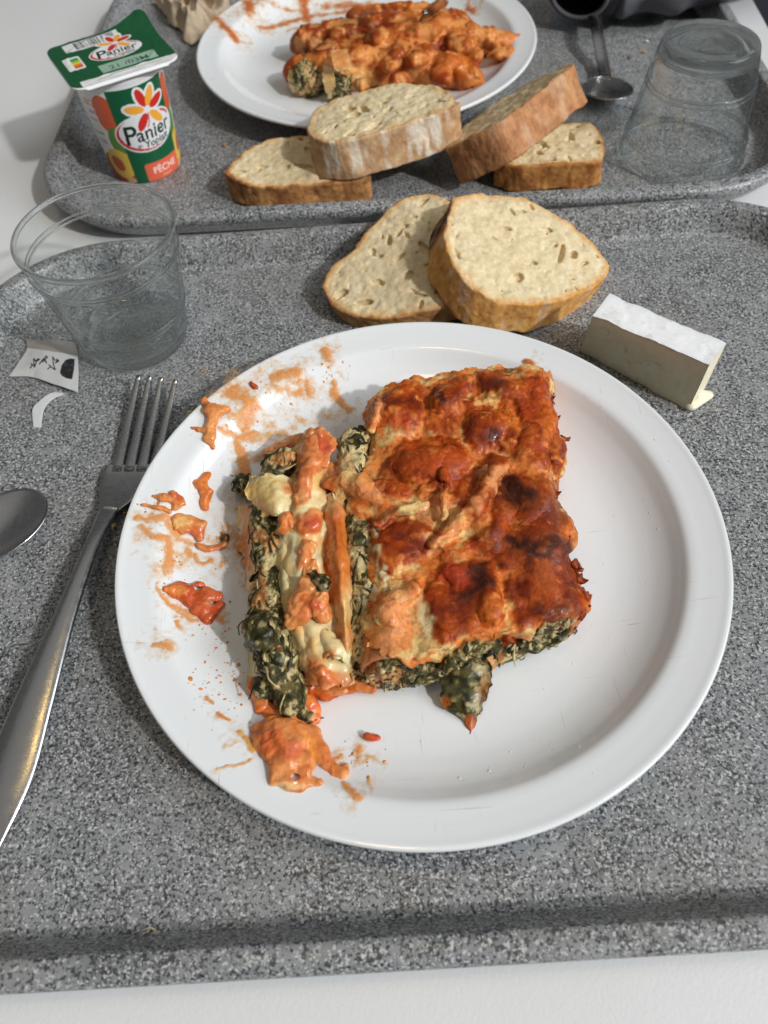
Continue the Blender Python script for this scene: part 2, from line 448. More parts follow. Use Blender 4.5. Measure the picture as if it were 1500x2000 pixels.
# ------------------------------------------------------------------ setting: table and the dark floor beyond its edge
def slab(name, poly, z0, z1, mat):
    n = len(poly); V = [(x, y, z1) for x, y in poly] + [(x, y, z0) for x, y in poly]
    Fc = [list(range(n)), list(range(2 * n - 1, n - 1, -1))] + [[i, i + n, (i + 1) % n + n, (i + 1) % n] for i in range(n)]
    return mesh(name, V, Fc, mat, smooth_=False, base=(0, 0, z0))
tb = slab('table', [(-95, -25), (22.6, -25), (31.8, 60.5), (36.5, 108), (-95, 108)], -2.6, 0.0, M_TABLE)
tb['kind'] = 'structure'
fl = slab('floor', [(-400, -400), (400, -400), (400, 500), (-400, 500)], -76, -74, M_DARK); fl['kind'] = 'structure'

# ------------------------------------------------------------------ trays
def rrect(w, d, r, inset, nc=14, ns=10):
    w2, d2 = w / 2 - inset, d / 2 - inset; r = max(r - inset, 0.6); P = []
    cs = [(w2 - r, d2 - r, 0), (-w2 + r, d2 - r, 90), (-w2 + r, -d2 + r, 180), (w2 - r, -d2 + r, 270)]
    for k, (cx, cy, a0) in enumerate(cs):
        for i in range(nc + 1):
            a = math.radians(a0 + 90 * i / nc); P.append((cx + r * math.cos(a), cy + r * math.sin(a)))
        nx, ny, na = cs[(k + 1) % 4]; a = math.radians(na)
        q0 = np.array(P[-1]); q1 = np.array((nx + r * math.cos(a), ny + r * math.sin(a)))
        for i in range(1, ns): P.append(tuple(q0 + (q1 - q0) * i / ns))
    return np.array(P)
TRAYPROF = [(1.9, 0.06), (1.3, 0.10), (0.8, 0.35), (0.42, 0.85), (0.12, 1.18), (0.0, 1.45), (0.06, 1.72), (0.26, 1.87), (0.55, 1.90), (0.82, 1.87), (0.94, 1.74), (1.12, 1.40), (1.32, 0.98), (1.5, 0.64), (1.62, 0.53), (1.8, 0.5), (2.3, 0.5)]
def tray(label, cx, cy, w, d, yaw):
    prof = catmull(TRAYPROF, 40); ca, sa = math.cos(yaw), math.sin(yaw); rings = []
    for ins, z in prof:
        P = rrect(w, d, 7.5, ins)
        rings.append(np.c_[cx + P[:, 0] * ca - P[:, 1] * sa, cy + P[:, 0] * sa + P[:, 1] * ca, np.full(len(P), z)])
    n = len(rings[0]); k = len(rings)
    V = np.array(rings).transpose(1, 0, 2).reshape(-1, 3)
    Q = [list(map(int, q)) for q in grid_faces(n, k, True)]
    Q.append([i * k + k - 1 for i in range(n)]); Q.append([i * k for i in range(n - 1, -1, -1)])
    return tag(mesh('serving_tray', V, Q, M_TRAY, base=(cx, cy, 0)), label, 'tray', 'grey serving trays')
NY = math.radians(-1.37)
tray('speckled grey tray in the foreground under the nearer plate', 2.0, 20.0, 47.0, 36.5, NY)
FY = math.radians(-3.2)
tray('speckled grey tray at the back under the farther plate', 4.6, 57.45, 47.2, 36.5, FY)

# ------------------------------------------------------------------ plates
PTOP = np.array([(0, 1.15), (4, 1.15), (7.2, 1.16), (8.4, 1.26), (9.2, 1.48), (9.8, 1.78), (10.2, 2.08), (10.45, 2.27), (10.7, 2.35), (11.1, 2.41), (11.6, 2.50), (11.85, 2.56), (11.97, 2.56)])
PBOT = np.array([(12.03, 2.47), (12.0, 2.36), (11.8, 2.26), (11.0, 2.08), (10.2, 1.75), (9.4, 1.15), (8.6, 0.62), (8.1, 0.5), (7.7, 0.5), (7.5, 0.75), (4, 0.75), (0.01, 0.75)])
_pp = catmull(PTOP, 400)
def plate_z(r): return np.interp(r, _pp[:, 0], _pp[:, 1])
PC = np.array([1.262, 16.839]); PC2 = np.array([1.6, 58.75])
def plate_h(x, y, c=PC): return plate_z(np.hypot(x - c[0], y - c[1]))
def plate(label, c):
    prof = np.vstack([catmull(PTOP, 60), catmull(PBOT, 50)]); prof[0, 0] = 0.01
    V, Q = lathe(prof, 160, (c[0], c[1], 0))
    return tag(mesh('dinner_plate', V, Q[:, ::-1], M_PLATE, base=(c[0], c[1], 0.5)), label, 'plate', 'white dinner plates')
plate('round white ceramic plate in the foreground holding half-cut cannelloni', PC)
plate('round white ceramic plate on the back tray, cut off by the top edge', PC2)

# ------------------------------------------------------------------ glasses
def glass(label, c, flip=False):
    o = thing('glass_tumbler', label, 'glass', (c[0], c[1], 0.503), 'clear tumblers')
    def add(name, p, mat, closed=False):
        p = np.array(p, float)
        if flip: p = np.c_[p[:, 0], 6.66 - p[:, 1]]
        V, Q = lathe(p, 128, (c[0], c[1], 0.503))
        if closed:
            k = len(p); n = 128; i = np.arange(n); Q = np.vstack([Q, np.stack([i * k + k - 1, ((i + 1) % n) * k + k - 1, ((i + 1) % n) * k, i * k], 1)])
        mesh(name, V, Q[:, ::-1] if flip else Q, mat, o)
    wout = catmull([(2.80, 0.78), (2.86, 1.1), (2.93, 1.55), (3.0, 2.0), (3.16, 2.8), (3.3, 3.7), (3.47, 4.8), (3.56, 5.3), (3.64, 5.8), (3.72, 6.42)], 60)
    winn = catmull([(3.60, 6.42), (3.48, 5.7), (3.33, 4.8), (3.02, 3.0), (2.80, 1.6), (2.66, 1.0), (2.62, 0.8)], 60)
    add('wall', wout, M_GLASS); add('wall', winn, M_GLASS)
    a = np.linspace(0, 2 * np.pi, 14, endpoint=False)
    add('rim', np.c_[3.665 + 0.115 * np.cos(a), 6.53 + 0.14 * np.sin(a)], M_THICK, True)
    for z0, r0 in ((2.06, 3.02), (2.32, 3.07), (5.22, 3.555), (5.42, 3.585)):
        add('moulded_ring', np.c_[r0 + 0.045 * np.cos(a), z0 + 0.06 * np.sin(a)], M_THICK, True)
    base = catmull([(0.01, 0.14), (1.5, 0.12), (2.1, 0.05), (2.4, 0.0), (2.60, 0.10), (2.71, 0.40), (2.79, 0.77), (2.70, 0.80), (2.58, 0.74), (2.3, 0.60), (1.8, 0.56), (0.9, 0.62), (0.01, 0.64)], 80)
    add('base', base, M_THICK)
    add('base_step', np.c_[1.72 + 0.06 * np.cos(a), 0.60 + 0.05 * np.sin(a)], M_THICK, True)
    return o
glass('upright empty clear glass tumbler on the near tray beside the paper packet', (-12.2, 31.75))
glass('clear glass tumbler turned upside down on the back tray', (20.35, 44.35), True)

# ------------------------------------------------------------------ print rasteriser (flat lettering on the pot and the packet)
def text_mask(body, size, res, shear=0.0, bold=0.0, rot=0.0):
    """returns sampler(u,v)->0/1 for text centred at the origin, in cm"""
    cu = bpy.data.curves.new('lettering', 'FONT'); cu.body = body; cu.size = size; cu.align_x = 'CENTER'; cu.align_y = 'CENTER'
    cu.shear = shear; cu.offset = bold
    ob = bpy.data.objects.new('lettering', cu); sc.collection.objects.link(ob)
    dg = bpy.context.evaluated_depsgraph_get(); me = ob.evaluated_get(dg).to_mesh(); me.calc_loop_triangles()
    P = np.array([v.co[:2] for v in me.vertices]); T = [tuple(t.vertices) for t in me.loop_triangles]
    ob.evaluated_get(dg).to_mesh_clear(); bpy.data.objects.remove(ob); bpy.data.curves.remove(cu)
    lo = P.min(0) - res; n = np.ceil((P.max(0) + res - lo) / res).astype(int) + 1
    img = np.zeros(n, bool)
    for t in T:
        a, b, c = P[list(t)]
        i0 = np.floor((np.minimum(np.minimum(a, b), c) - lo) / res).astype(int); i1 = np.ceil((np.maximum(np.maximum(a, b), c) - lo) / res).astype(int) + 1
        gx = lo[0] + res * np.arange(i0[0], i1[0]); gy = lo[1] + res * np.arange(i0[1], i1[1])
        X, Y = np.meshgrid(gx, gy, indexing='ij')
        d = (b[0] - a[0]) * (c[1] - a[1]) - (c[0] - a[0]) * (b[1] - a[1])
        if abs(d) < 1e-12: continue
        w1 = ((X - a[0]) * (c[1] - a[1]) - (c[0] - a[0]) * (Y - a[1])) / d
        w2 = ((b[0] - a[0]) * (Y - a[1]) - (X - a[0]) * (b[1] - a[1])) / d
        img[i0[0]:i1[0], i0[1]:i1[1]] |= (w1 >= -1e-6) & (w2 >= -1e-6) & (w1 + w2 <= 1 + 1e-6)
    cr, sr = math.cos(rot), math.sin(rot)
    def samp(u, v):
        U = u * cr + v * sr; Vv = -u * sr + v * cr
        i = np.round((U - lo[0]) / res).astype(int); j = np.round((Vv - lo[1]) / res).astype(int)
        ok = (i >= 0) & (i < n[0]) & (j >= 0) & (j < n[1]); r = np.zeros(len(u), bool)
        r[ok] = img[i[ok], j[ok]]; return r
    return samp
def in_ell(u, v, cu, cv, a, b, rot=0.0):
    c, s = math.cos(rot), math.sin(rot); X = (u - cu) * c + (v - cv) * s; Y = -(u - cu) * s + (v - cv) * c
    return (X / a) ** 2 + (Y / b) ** 2 < 1
def in_rr(u, v, u0, u1, v0, v1, r=0.1):
    X = np.abs(u - (u0 + u1) / 2) - (u1 - u0) / 2 + r; Y = np.abs(v - (v0 + v1) / 2) - (v1 - v0) / 2 + r
    return np.hypot(np.maximum(X, 0), np.maximum(Y, 0)) + np.minimum(np.maximum(X, Y), 0) < r
def stroke_mask(u, v, pts, w):
    r = np.zeros(len(u), bool); pts = np.array(pts, float)
    for a, b in zip(pts[:-1], pts[1:]):
        ab = b - a; t = np.clip(((u - a[0]) * ab[0] + (v - a[1]) * ab[1]) / (ab @ ab + 1e-9), 0, 1)
        r |= np.hypot(u - a[0] - t * ab[0], v - a[1] - t * ab[1]) < w
    return r
RED = lin(205, 45, 38); ORA = lin(243, 170, 62); GREEN = lin(16, 92, 56); INK = lin(18, 40, 28); WHITE = np.array([0.80, 0.80, 0.80])
def flower(C, u, v, cu, cv, s, outline=True):
    petals = [(103, RED), (62, ORA), (18, RED), (-52, ORA), (-128, RED), (163, ORA)]
    for grow in ((1, 0) if outline else (0,)):
        for ang, colr in petals:
            a = math.radians(ang); L = 0.62 * s; W2 = 0.2 * s
            pu, pv = cu + math.cos(a) * L, cv + math.sin(a) * L
            mk = in_ell(u, v, pu, pv, 0.45 * s + grow * 0.12 * s, W2 + grow * 0.11 * s, a)
            C[mk] = WHITE if grow else colr
    if outline: C[in_ell(u, v, cu, cv, 0.15 * s, 0.15 * s)] = WHITE
def logo(C, u, v, cu, cv, s, rot):
    cr, sr = math.cos(rot), math.sin(rot); U = (u - cu) * cr + (v - cv) * sr; Vv = -(u - cu) * sr + (v - cv) * cr
    C[in_ell(U, Vv, 0, 0, 2.22 * s, 1.33 * s)] = WHITE
    C[in_ell(U, Vv, -0.02 * s, 0, 2.1 * s, 1.22 * s) & ~in_ell(U, Vv, 0.22 * s, 0.10 * s, 2.12 * s, 1.22 * s)] = RED
    C[in_ell(U, Vv, -0.02 * s, 0, 2.1 * s, 1.22 * s) & (U > 0.9 * s) & (Vv > 0.3 * s) & ~in_ell(U, Vv, -0.1 * s, -0.08 * s, 2.08 * s, 1.2 * s)] = RED
    flower(C, U, Vv, 0.40 * s, 1.34 * s, 1.36 * s)
    C[stroke_mask(U, Vv, [(0.4 * s, 1.1 * s), (0.28 * s, 0.55 * s), (0.1 * s, 0.3 * s)], 0.04 * s)] = RED
    tm = text_mask('anier', 1.3 * s, 0.012 * max(s, .3), 0.1, 0.018 * s)
    C[tm(U - 0.42 * s, Vv + 0.10 * s)] = INK
    C[text_mask('P', 1.75 * s, 0.012 * max(s, .3), 0.12, 0.03 * s)(U + 1.28 * s, Vv + 0.02 * s)] = INK
    C[text_mask('Yoplait', 0.66 * s, 0.01 * max(s, .3), 0.15, 0.010 * s)(U - 0.42 * s, Vv + 0.80 * s)] = INK
    C[text_mask('de', 0.34 * s, 0.01 * max(s, .3), 0.15, 0.01 * s)(U + 0.85 * s, Vv + 0.80 * s)] = INK

# ------------------------------------------------------------------ yogurt pot
YC = np.array([-13.45, 48.35]); YH = 6.75; YZ = 0.503
pot = thing('yogurt_pot', 'green and white peach yogurt pot with foil lid on the back tray', 'yogurt', (YC[0], YC[1], YZ))
def pot_body():
    nu, nv = 420, 300
    prof = catmull([(2.02, 0.0), (2.17, 0.05), (2.24, 0.22), (2.33, 1.5), (2.45, 3.2), (2.56, 4.9), (2.66, 6.05), (2.70, 6.3), (2.72, YH)], nv)
    facing = math.atan2(-YC[1], -YC[0])          # towards the camera
    pc = facing + math.radians(15)               # label centre, turned to the right
    a = np.linspace(0, 2 * np.pi, nu, endpoint=False)
    A, R = np.meshgrid(a, prof[:, 0], indexing='ij'); Z = np.tile(prof[:, 1], (nu, 1))
    V = np.stack([YC[0] + R * np.cos(pc + A), YC[1] + R * np.sin(pc + A), YZ + Z], -1).reshape(-1, 3)
    ang = ((A + np.pi) % (2 * np.pi)) - np.pi
    u = (ang * 2.45).ravel(); v = Z.ravel()
    C = np.tile(WHITE, (len(u), 1))
    for sgn, off in ((-1, 0), (1, 0)):
        U = u * sgn
        side = (U > 1.6)
        C[side & (v < 6.0)] = lin(232, 228, 222)
        # fruit picture beside the panel
        C[side & in_ell(U, v, 2.15, 4.6, 0.72, 1.15)] = lin(214, 92, 52)
        C[side & in_ell(U, v, 2.0, 2.9, 0.55, 0.9)] = lin(96, 140, 52)
        C[side & in_ell(U, v, 2.7, 0.6, 1.5, 1.45)] = lin(176, 58, 40)
        C[side & in_ell(U, v, 2.45, 1.35, 1.0, 1.0, -0.5)] = lin(228, 190, 80)
        C[side & in_ell(U, v, 2.62, 1.35, 0.42, 0.55, -0.5)] = lin(190, 84, 52)
        C[side & in_ell(U, v, 2.05, 0.25, 0.35, 0.22)] = lin(214, 170, 120)
        C[side & in_rr(U, v, 2.75, 3.9, 2.45, 4.9, 0.1)] = lin(232, 228, 222)
        C[side & in_rr(U, v, 2.8, 3.8, 3.2, 3.35, 0.02)] = lin(160, 176, 96)
        for k in range(5):
            C[side & in_rr(U, v, 2.85, 3.3 + 0.4 * ((k * 7) % 3) / 2, 2.6 + k * 0.1, 2.63 + k * 0.1, 0.01)] = lin(120, 120, 125)
        # red small print, too small to read in the photograph
        for k, (u0, v0) in enumerate(((2.85, 5.45), (2.95, 5.1), (2.8, 4.6), (2.95, 4.2))):
            C[side & stroke_mask(U, v, [(u0 + .09 * q, v0 + .11 * ((q * (3 + k)) % 3 - 1)) for q in range(8)], .035)] = lin(206, 96, 92)
    C[in_rr(u, v, -1.7, 1.8, 0.02, 6.0, 0.04)] = GREEN
    logo(C, u, v, 0.02, 3.25, 0.92, math.radians(3))
    box = in_rr(u, v, -0.85, 1.8, 0.04, 1.28, 0.16); C[box] = lin(231, 104, 74)
    C[text_mask('PÊCHE', 0.62, 0.012, 0.0, 0.012)(u - 0.55, v - 0.72)] = lin(250, 216, 204)
    C[stroke_mask(u, v, [(0.25 + .08 * q, 0.27 + .05 * ((q * 2) % 3 - 1)) for q in range(9)], .02)] = lin(246, 190, 172)
    C[v > 6.02] = WHITE
    mesh('label_sleeve', V, grid_faces(nu, nv, True), M_PRINT, pot, C)
    # floor of the pot
    n = 48; aa = np.linspace(0, 2 * np.pi, n, endpoint=False)
    mesh('base', np.c_[YC[0] + 2.04 * np.cos(aa), YC[1] + 2.04 * np.sin(aa), np.full(n, YZ + 0.004)], [list(range(n))], M_WHITEP, pot, smooth_=False)
pot_body()
# lid: corners traced at the height of the flange
LZ = YZ + YH
LC = [W(137, 170, LZ), W(346, 112, LZ), W(262, 38, LZ), W(86, 96, LZ)]   # front-left, front-right, back-right, back-left
lid_c = sum(LC) / 4
ex = (LC[1] - LC[0]) + (LC[2] - LC[3]); ex /= np.linalg.norm(ex); ey = np.array([-ex[1], ex[0], 0])
LW = 6.35; LD = 6.0
lid_c = np.array([YC[0], YC[1], LZ]) + ey * 0.15
def lid_grid(nu, nv, w, d, r, zf):
    u = np.linspace(-1, 1, nu); v = np.linspace(-1, 1, nv); U, Vv = np.meshgrid(u, v, indexing='ij')
    X, Y = U * w / 2, Vv * d / 2
    cx, cy = w / 2 - r, d / 2 - r                      # pull the corners in to a radius
    ox, oy = np.maximum(np.abs(X) - cx, 0), np.maximum(np.abs(Y) - cy, 0)
    f = np.where((ox > 0) & (oy > 0), np.maximum(ox, oy) / np.maximum(np.hypot(ox, oy), 1e-6), 1.0)
    X = np.sign(X) * np.where((ox > 0) & (oy > 0), cx + ox * f, np.abs(X)); Y = np.sign(Y) * np.where((ox > 0) & (oy > 0), cy + oy * f, np.abs(Y))
    P = lid_c + X[..., None] * ex + Y[..., None] * ey
    P[..., 2] = LZ + zf(X, Y)
    return P.reshape(-1, 3), X.ravel(), Y.ravel()
def flange():
    nu = nv = 40
    T, X, Y = lid_grid(nu, nv, LW, LD, 0.75, lambda x, y: 0.0 * x)
    B = T.copy(); e = np.maximum(np.abs(X) / (LW / 2), np.abs(Y) / (LD / 2)) > 0.999
    B[:, 2] -= np.where(e, 0.22, 0.06)
    T2 = T.copy(); T2[:, 2] -= np.where(e, 0.05, 0)
    n = len(T); Q = grid_faces(nu, nv); ids = np.arange(n).reshape(nu, nv)
    bd = np.r_[ids[:, 0], ids[-1, 1:], ids[-2::-1, -1], ids[0, -2:0:-1]]; b2 = np.roll(bd, -1)
    mesh('flange', np.vstack([T2, B]), np.vstack([Q, Q[:, ::-1] + n, np.stack([bd, bd + n, b2 + n, b2], 1)]), M_WHITEP, pot)
flange()
def foil():
    nu, nv = 300, 280
    def zf(x, y):
        lift = 0.85 * np.clip((x / 3.0 * 0.55 + y / 3.0 * 0.55 - 0.62) / 0.48, 0, 1.2) ** 1.6     # back-right corner peeled up
        n = fbm(np.c_[x.ravel() * 1.1, y.ravel() * 1.1, 0 * x.ravel()], 3, 5).reshape(x.shape)
        ring = 0.03 * np.exp(-((np.hypot(x, y) - 2.55) / 0.12) ** 2)
        return 0.03 + lift + 0.05 * n * (0.3 + np.hypot(x, y) / 4) + ring
    P, X, Y = lid_grid(nu, nv, LW - 0.02, LD - 0.02, 0.75, zf)
    P = P + 0.14 * ey * (np.clip(-Y / 3.0, 0, 1) ** 2)[:, None] + np.array([0, 0, 0.0])
    C = np.tile(lin(20, 84, 48), (len(X), 1))
    bar = in_rr(X, Y, -2.2, 1.2, 1.55, 2.72, 0.02); C[bar] = lin(225, 225, 225)
    rr = np.random.RandomState(3); x = -1.55
    while x < 0.95:
        w = rr.choice([0.03, 0.05, 0.08]); C[(X > x) & (X < x + w) & (Y > 1.72) & (Y < 2.66)] = lin(40, 42, 44); x += w + rr.choice([0.04, 0.06, 0.1])
    C[in_rr(X, Y, -2.72, -1.72, -0.75, 0.95, 0.15)] = lin(228, 228, 226)
    for k, cc in enumerate([(30, 140, 80), (140, 195, 60), (240, 205, 60), (235, 130, 40), (220, 70, 40)]):
        C[in_rr(X, Y, -2.3, -1.82, 0.5 - k * 0.26, 0.76 - k * 0.26, 0.02)] = lin(*cc)
    logo(C, X, Y, 0.35, 0.25, 0.72, 0.0)
    C[in_rr(X, Y, -1.15, 2.2, -2.05, -0.98, 0.03)] = lin(150, 182, 160)
    C[text_mask('21 /03M', 0.72, 0.012, 0.0, 0.005)(X - 0.55, Y + 1.62)] = lin(52, 74, 64)
    C[(Y < -2.3) & (X > -2.6)] = lin(226, 226, 224)
    C[stroke_mask(X, Y, [(-1.6 + .06 * q, -2.55 + .04 * ((q * 2) % 3 - 1)) for q in range(64)], .014)] = lin(90, 96, 94)
    mesh('foil_lid', P, grid_faces(nu, nv), M_FOIL, pot, C)
foil()

# ------------------------------------------------------------------ bread
def poly_sdf(P, X, Y):
    d = np.full(X.shape, 1e9); ins = np.zeros(X.shape, bool); n = len(P)
    for i in range(n):
        a, b = P[i], P[(i + 1) % n]; e = b - a
        t = np.clip(((X - a[0]) * e[0] + (Y - a[1]) * e[1]) / (e @ e + 1e-9), 0, 1)
        d = np.minimum(d, np.hypot(X - a[0] - t * e[0], Y - a[1] - t * e[1]))
        c = ((a[1] > Y) != (b[1] > Y)) & (X < (b[0] - a[0]) * (Y - a[1]) / (b[1] - a[1] + 1e-12) + a[0]); ins ^= c
    return np.where(ins, -d, d)
def slice_of_bread(label, outline, A, B, C, thick, seed, crust, pores=34, dark=None, flour=0.0, taper=0.0, big=()):
    """outline: photo trace of the cut face, laid on the plane through A,B,C; the loaf goes on behind it"""
    A, B, C = map(np.array, (A, B, C)); n = np.cross(B - A, C - A); n /= np.linalg.norm(n)
    if n @ (np.array([0, 0, CAMZ]) - A) < 0: n = -n
    e1 = (B - A) / np.linalg.norm(B - A); e2 = np.cross(n, e1)
    pts = [WP(x, y, A, n) for x, y in outline]
    P = np.array([((p - A) @ e1, (p - A) @ e2) for p in pts])
    P = catmull(np.vstack([P, P[:1]]), 90)[:-1]
    h = 0.065; pad = 0.45
    lo = np.array([P[:, 0].min() - pad, P[:, 1].min() - pad, -pad]); hi = np.array([P[:, 0].max() + pad, P[:, 1].max() + pad, thick + pad])
    f = Field(lo, hi, h)
    g = [lo[k] + h * np.arange(f.n[k]) for k in range(3)]
    X, Y = np.meshgrid(g[0], g[1], indexing='ij')
    d2 = poly_sdf(P, X, Y).astype(np.float32)
    nz = fbm(np.c_[X.ravel() * 0.9, Y.ravel() * 0.9, 0 * X.ravel()], 2, seed).reshape(X.shape)
    w = g[2][None, None, :]
    bend = 0.10 * nz[:, :, None]
    dw = np.abs(w - thick / 2 - bend) - thick / 2
    dd = d2[:, :, None] + taper * w + 0.05 * np.sin(w * 2.0 + nz[:, :, None] * 4)
    r = 0.10
    a = dd + r; b = dw + r
    f.f = (np.minimum(np.maximum(a, b), 0) + np.hypot(np.maximum(a, 0), np.maximum(b, 0)) - r).astype(np.float32)
    rs = np.random.RandomState(seed); holes = []
    tries = 0
    while len(holes) < pores and tries < 4000:
        tries += 1
        x, y = rs.uniform(lo[0], hi[0]), rs.uniform(lo[1], hi[1])
        i, j = int((x - lo[0]) / h), int((y - lo[1]) / h)
        if d2[i, j] > -0.35: continue
        s = 0.05 + 0.30 * rs.rand() ** 2.8
        holes.append((x, y, s * rs.uniform(0.9, 2.4), s * rs.uniform(0.5, 1.0), s * rs.uniform(0.5, 0.9), rs.uniform(0, 3.1)))
    for px, py, s1, s2 in big:
        q = WP(px, py, A, n); holes.append(((q - A) @ e1, (q - A) @ e2, s1, s2, 0.5 * (s1 + s2) * 0.8, 0.4))
    for x, y, ra, rb, rc, rot in holes: f.ell((x, y, 0.02 + .35 * rb), (ra, rb, rc * 1.2 + .04), 0, rot, sub=True)
    V, Q = f.mesh()
    N = vnormals(V, Q)
    i2 = np.clip(((V[:, 0] - lo[0]) / h).astype(int), 0, f.n[0] - 1); j2 = np.clip(((V[:, 1] - lo[1]) / h).astype(int), 0, f.n[1] - 1)
    ds = d2[i2, j2]
    face = (np.abs(N[:, 2]) > 0.55) & (ds < -0.04)
    nb = fbm(V * 2.2, 3, seed + 1); ng = fbm(V * 6, 2, seed + 2)
    rim = sstep(-0.20 - 0.12 * nb, -0.06 - 0.06 * nb, ds)
    isc = np.where(ds < -0.30, 0.0, np.maximum(rim, 0))
    crumb = mix(lin(228, 211, 174), lin(206, 182, 136), np.clip(0.30 + 0.35 * ng + 0.5 * nb, 0, 1))
    cr = mix(np.array(crust[0]), np.array(crust[1]), np.clip(0.5 + 0.9 * nb + 0.35 * ng, 0, 1))
    if dark is not None:
        q = WP(dark[0], dark[1], A, n); dist = np.hypot(V[:, 0] - (q - A) @ e1, V[:, 1] - (q - A) @ e2)
        cr = mix(cr, lin(84, 42, 18), sstep(dark[2], dark[2] * 0.35, dist + 0.3 * nb))
    if flour: cr = mix(cr, lin(236, 226, 208), flour * sstep(0.12, 0.5, fbm(V * np.array([1.6, 1.6, 0.5]), 3, seed + 9)))
    crumb = mix(crumb, lin(214, 170, 112), .75 * sstep(-.62, -.12, ds + .22 * nb))
    col = mix(crumb, cr, isc)
    amp = np.where(isc > 0.5, 0.035, 0.05)
    V = V + N * (amp * (fbm(V * 3.5, 3, seed + 3)) + 0.012 * ng + np.where(face, .09 * fbm(V * 1.5, 3, seed + 5), 0))[:, None]
    Wd = A + V[:, :1] * e1 + V[:, 1:2] * e2 - V[:, 2:3] * n
    if np.dot(np.cross(e1, e2), -n) < 0: Q = Q[:, ::-1]
    return tag(mesh('bread_slice', Wd, Q, M_BREAD, col=col), label, 'bread', 'slices of crusty bread')
GOLD = (lin(212, 166, 110), lin(176, 120, 68)); PALE = (lin(210, 176, 136), lin(180, 136, 96)); BRWN = (lin(200, 142, 78), lin(146, 90, 44))
slice_of_bread('bread slice leaning on the near tray, half covered by the slice on its right',
    [(629, 560), (648, 520), (690, 486), (735, 428), (780, 391), (835, 374), (880, 392), (905, 450), (915, 530), (908, 585), (850, 606), (760, 622), (690, 618), (645, 592)],
    W(640, 575, 1.7), W(850, 610, 2.0), W(830, 378, 3.5), 1.35, 11, GOLD, 40, None, 0, 0.08, big=[(760, 470, .16, .34), (738, 500, .3, .16), (710, 590, .5, .2), (790, 440, .2, .14), (735, 550, .34, .18)])
slice_of_bread('domed bread slice with dark crust edge resting on another slice by the cheese',
    [(884, 388), (935, 378), (1010, 382), (1062, 402), (1112, 436), (1160, 476), (1188, 515), (1178, 545), (1128, 574), (1060, 592), (985, 590), (928, 566), (888, 520), (868, 470), (872, 420)],
    W(1188, 525, 1.5), W(890, 560, 4.1), W(900, 388, 4.5), 1.9, 23, (lin(226, 172, 100), lin(192, 132, 66)), 44, (868, 420, 1.6), 0.25, -0.12, big=[(1022, 412, .2, .16), (1060, 445, .22, .12), (1165, 500, .2, .14), (1085, 480, .15, .1), (1045, 510, .2, .2)])
slice_of_bread('flat bread slice at the left of the back tray, under the floury slice',
    [(438, 336), (468, 302), (520, 272), (590, 264), (660, 275), (715, 310), (722, 346), (690, 354), (600, 362), (520, 366), (465, 355)],
    W(440, 345, 2.2), W(700, 352, 2.1), W(560, 272, 2.3), 1.55, 31, (lin(206, 150, 92), lin(140, 92, 52)), 30, None, 0, -0.02, big=[(500, 330, .3, .2), (560, 325, .25, .2)])
slice_of_bread('thick floury bread slice lying across another slice against the back plate',
    [(598, 246), (612, 214), (640, 198), (700, 178), (780, 162), (850, 167), (888, 192), (892, 207), (800, 240), (700, 270), (650, 277), (612, 270)],
    W(608, 262, 4.3), W(890, 204, 4.9), W(780, 166, 4.4), 2.25, 41, PALE, 30, None, 0.75, -0.02, big=[(690, 224, .45, .3), (758, 212, .3, .2), (800, 190, .3, .15)])
slice_of_bread('bread slice tipped on edge showing its brown crust, on the back tray',
    [(868, 291), (908, 244), (962, 204), (1030, 164), (1108, 128), (1112, 134), (1040, 188), (973, 238), (894, 280)],
    W(868, 291, 2.9), W(1109, 128, 5.0), W(962, 203, 1.6), 2.2, 53, (lin(198, 144, 98), lin(166, 112, 74)), 8, None, 0.15, 0.0)
slice_of_bread('golden bread slice lying flat beside the upturned glass',
    [(968, 316), (1000, 288), (1060, 254), (1112, 236), (1152, 242), (1176, 266), (1180, 300), (1164, 316), (1080, 322), (1010, 326)],
    W(972, 318, 2.2), W(1165, 314, 2.3), W(1100, 240, 2.2), 1.62, 61, BRWN, 16, None, 0.0, -0.02, big=[(1123, 246, .3, .22)])

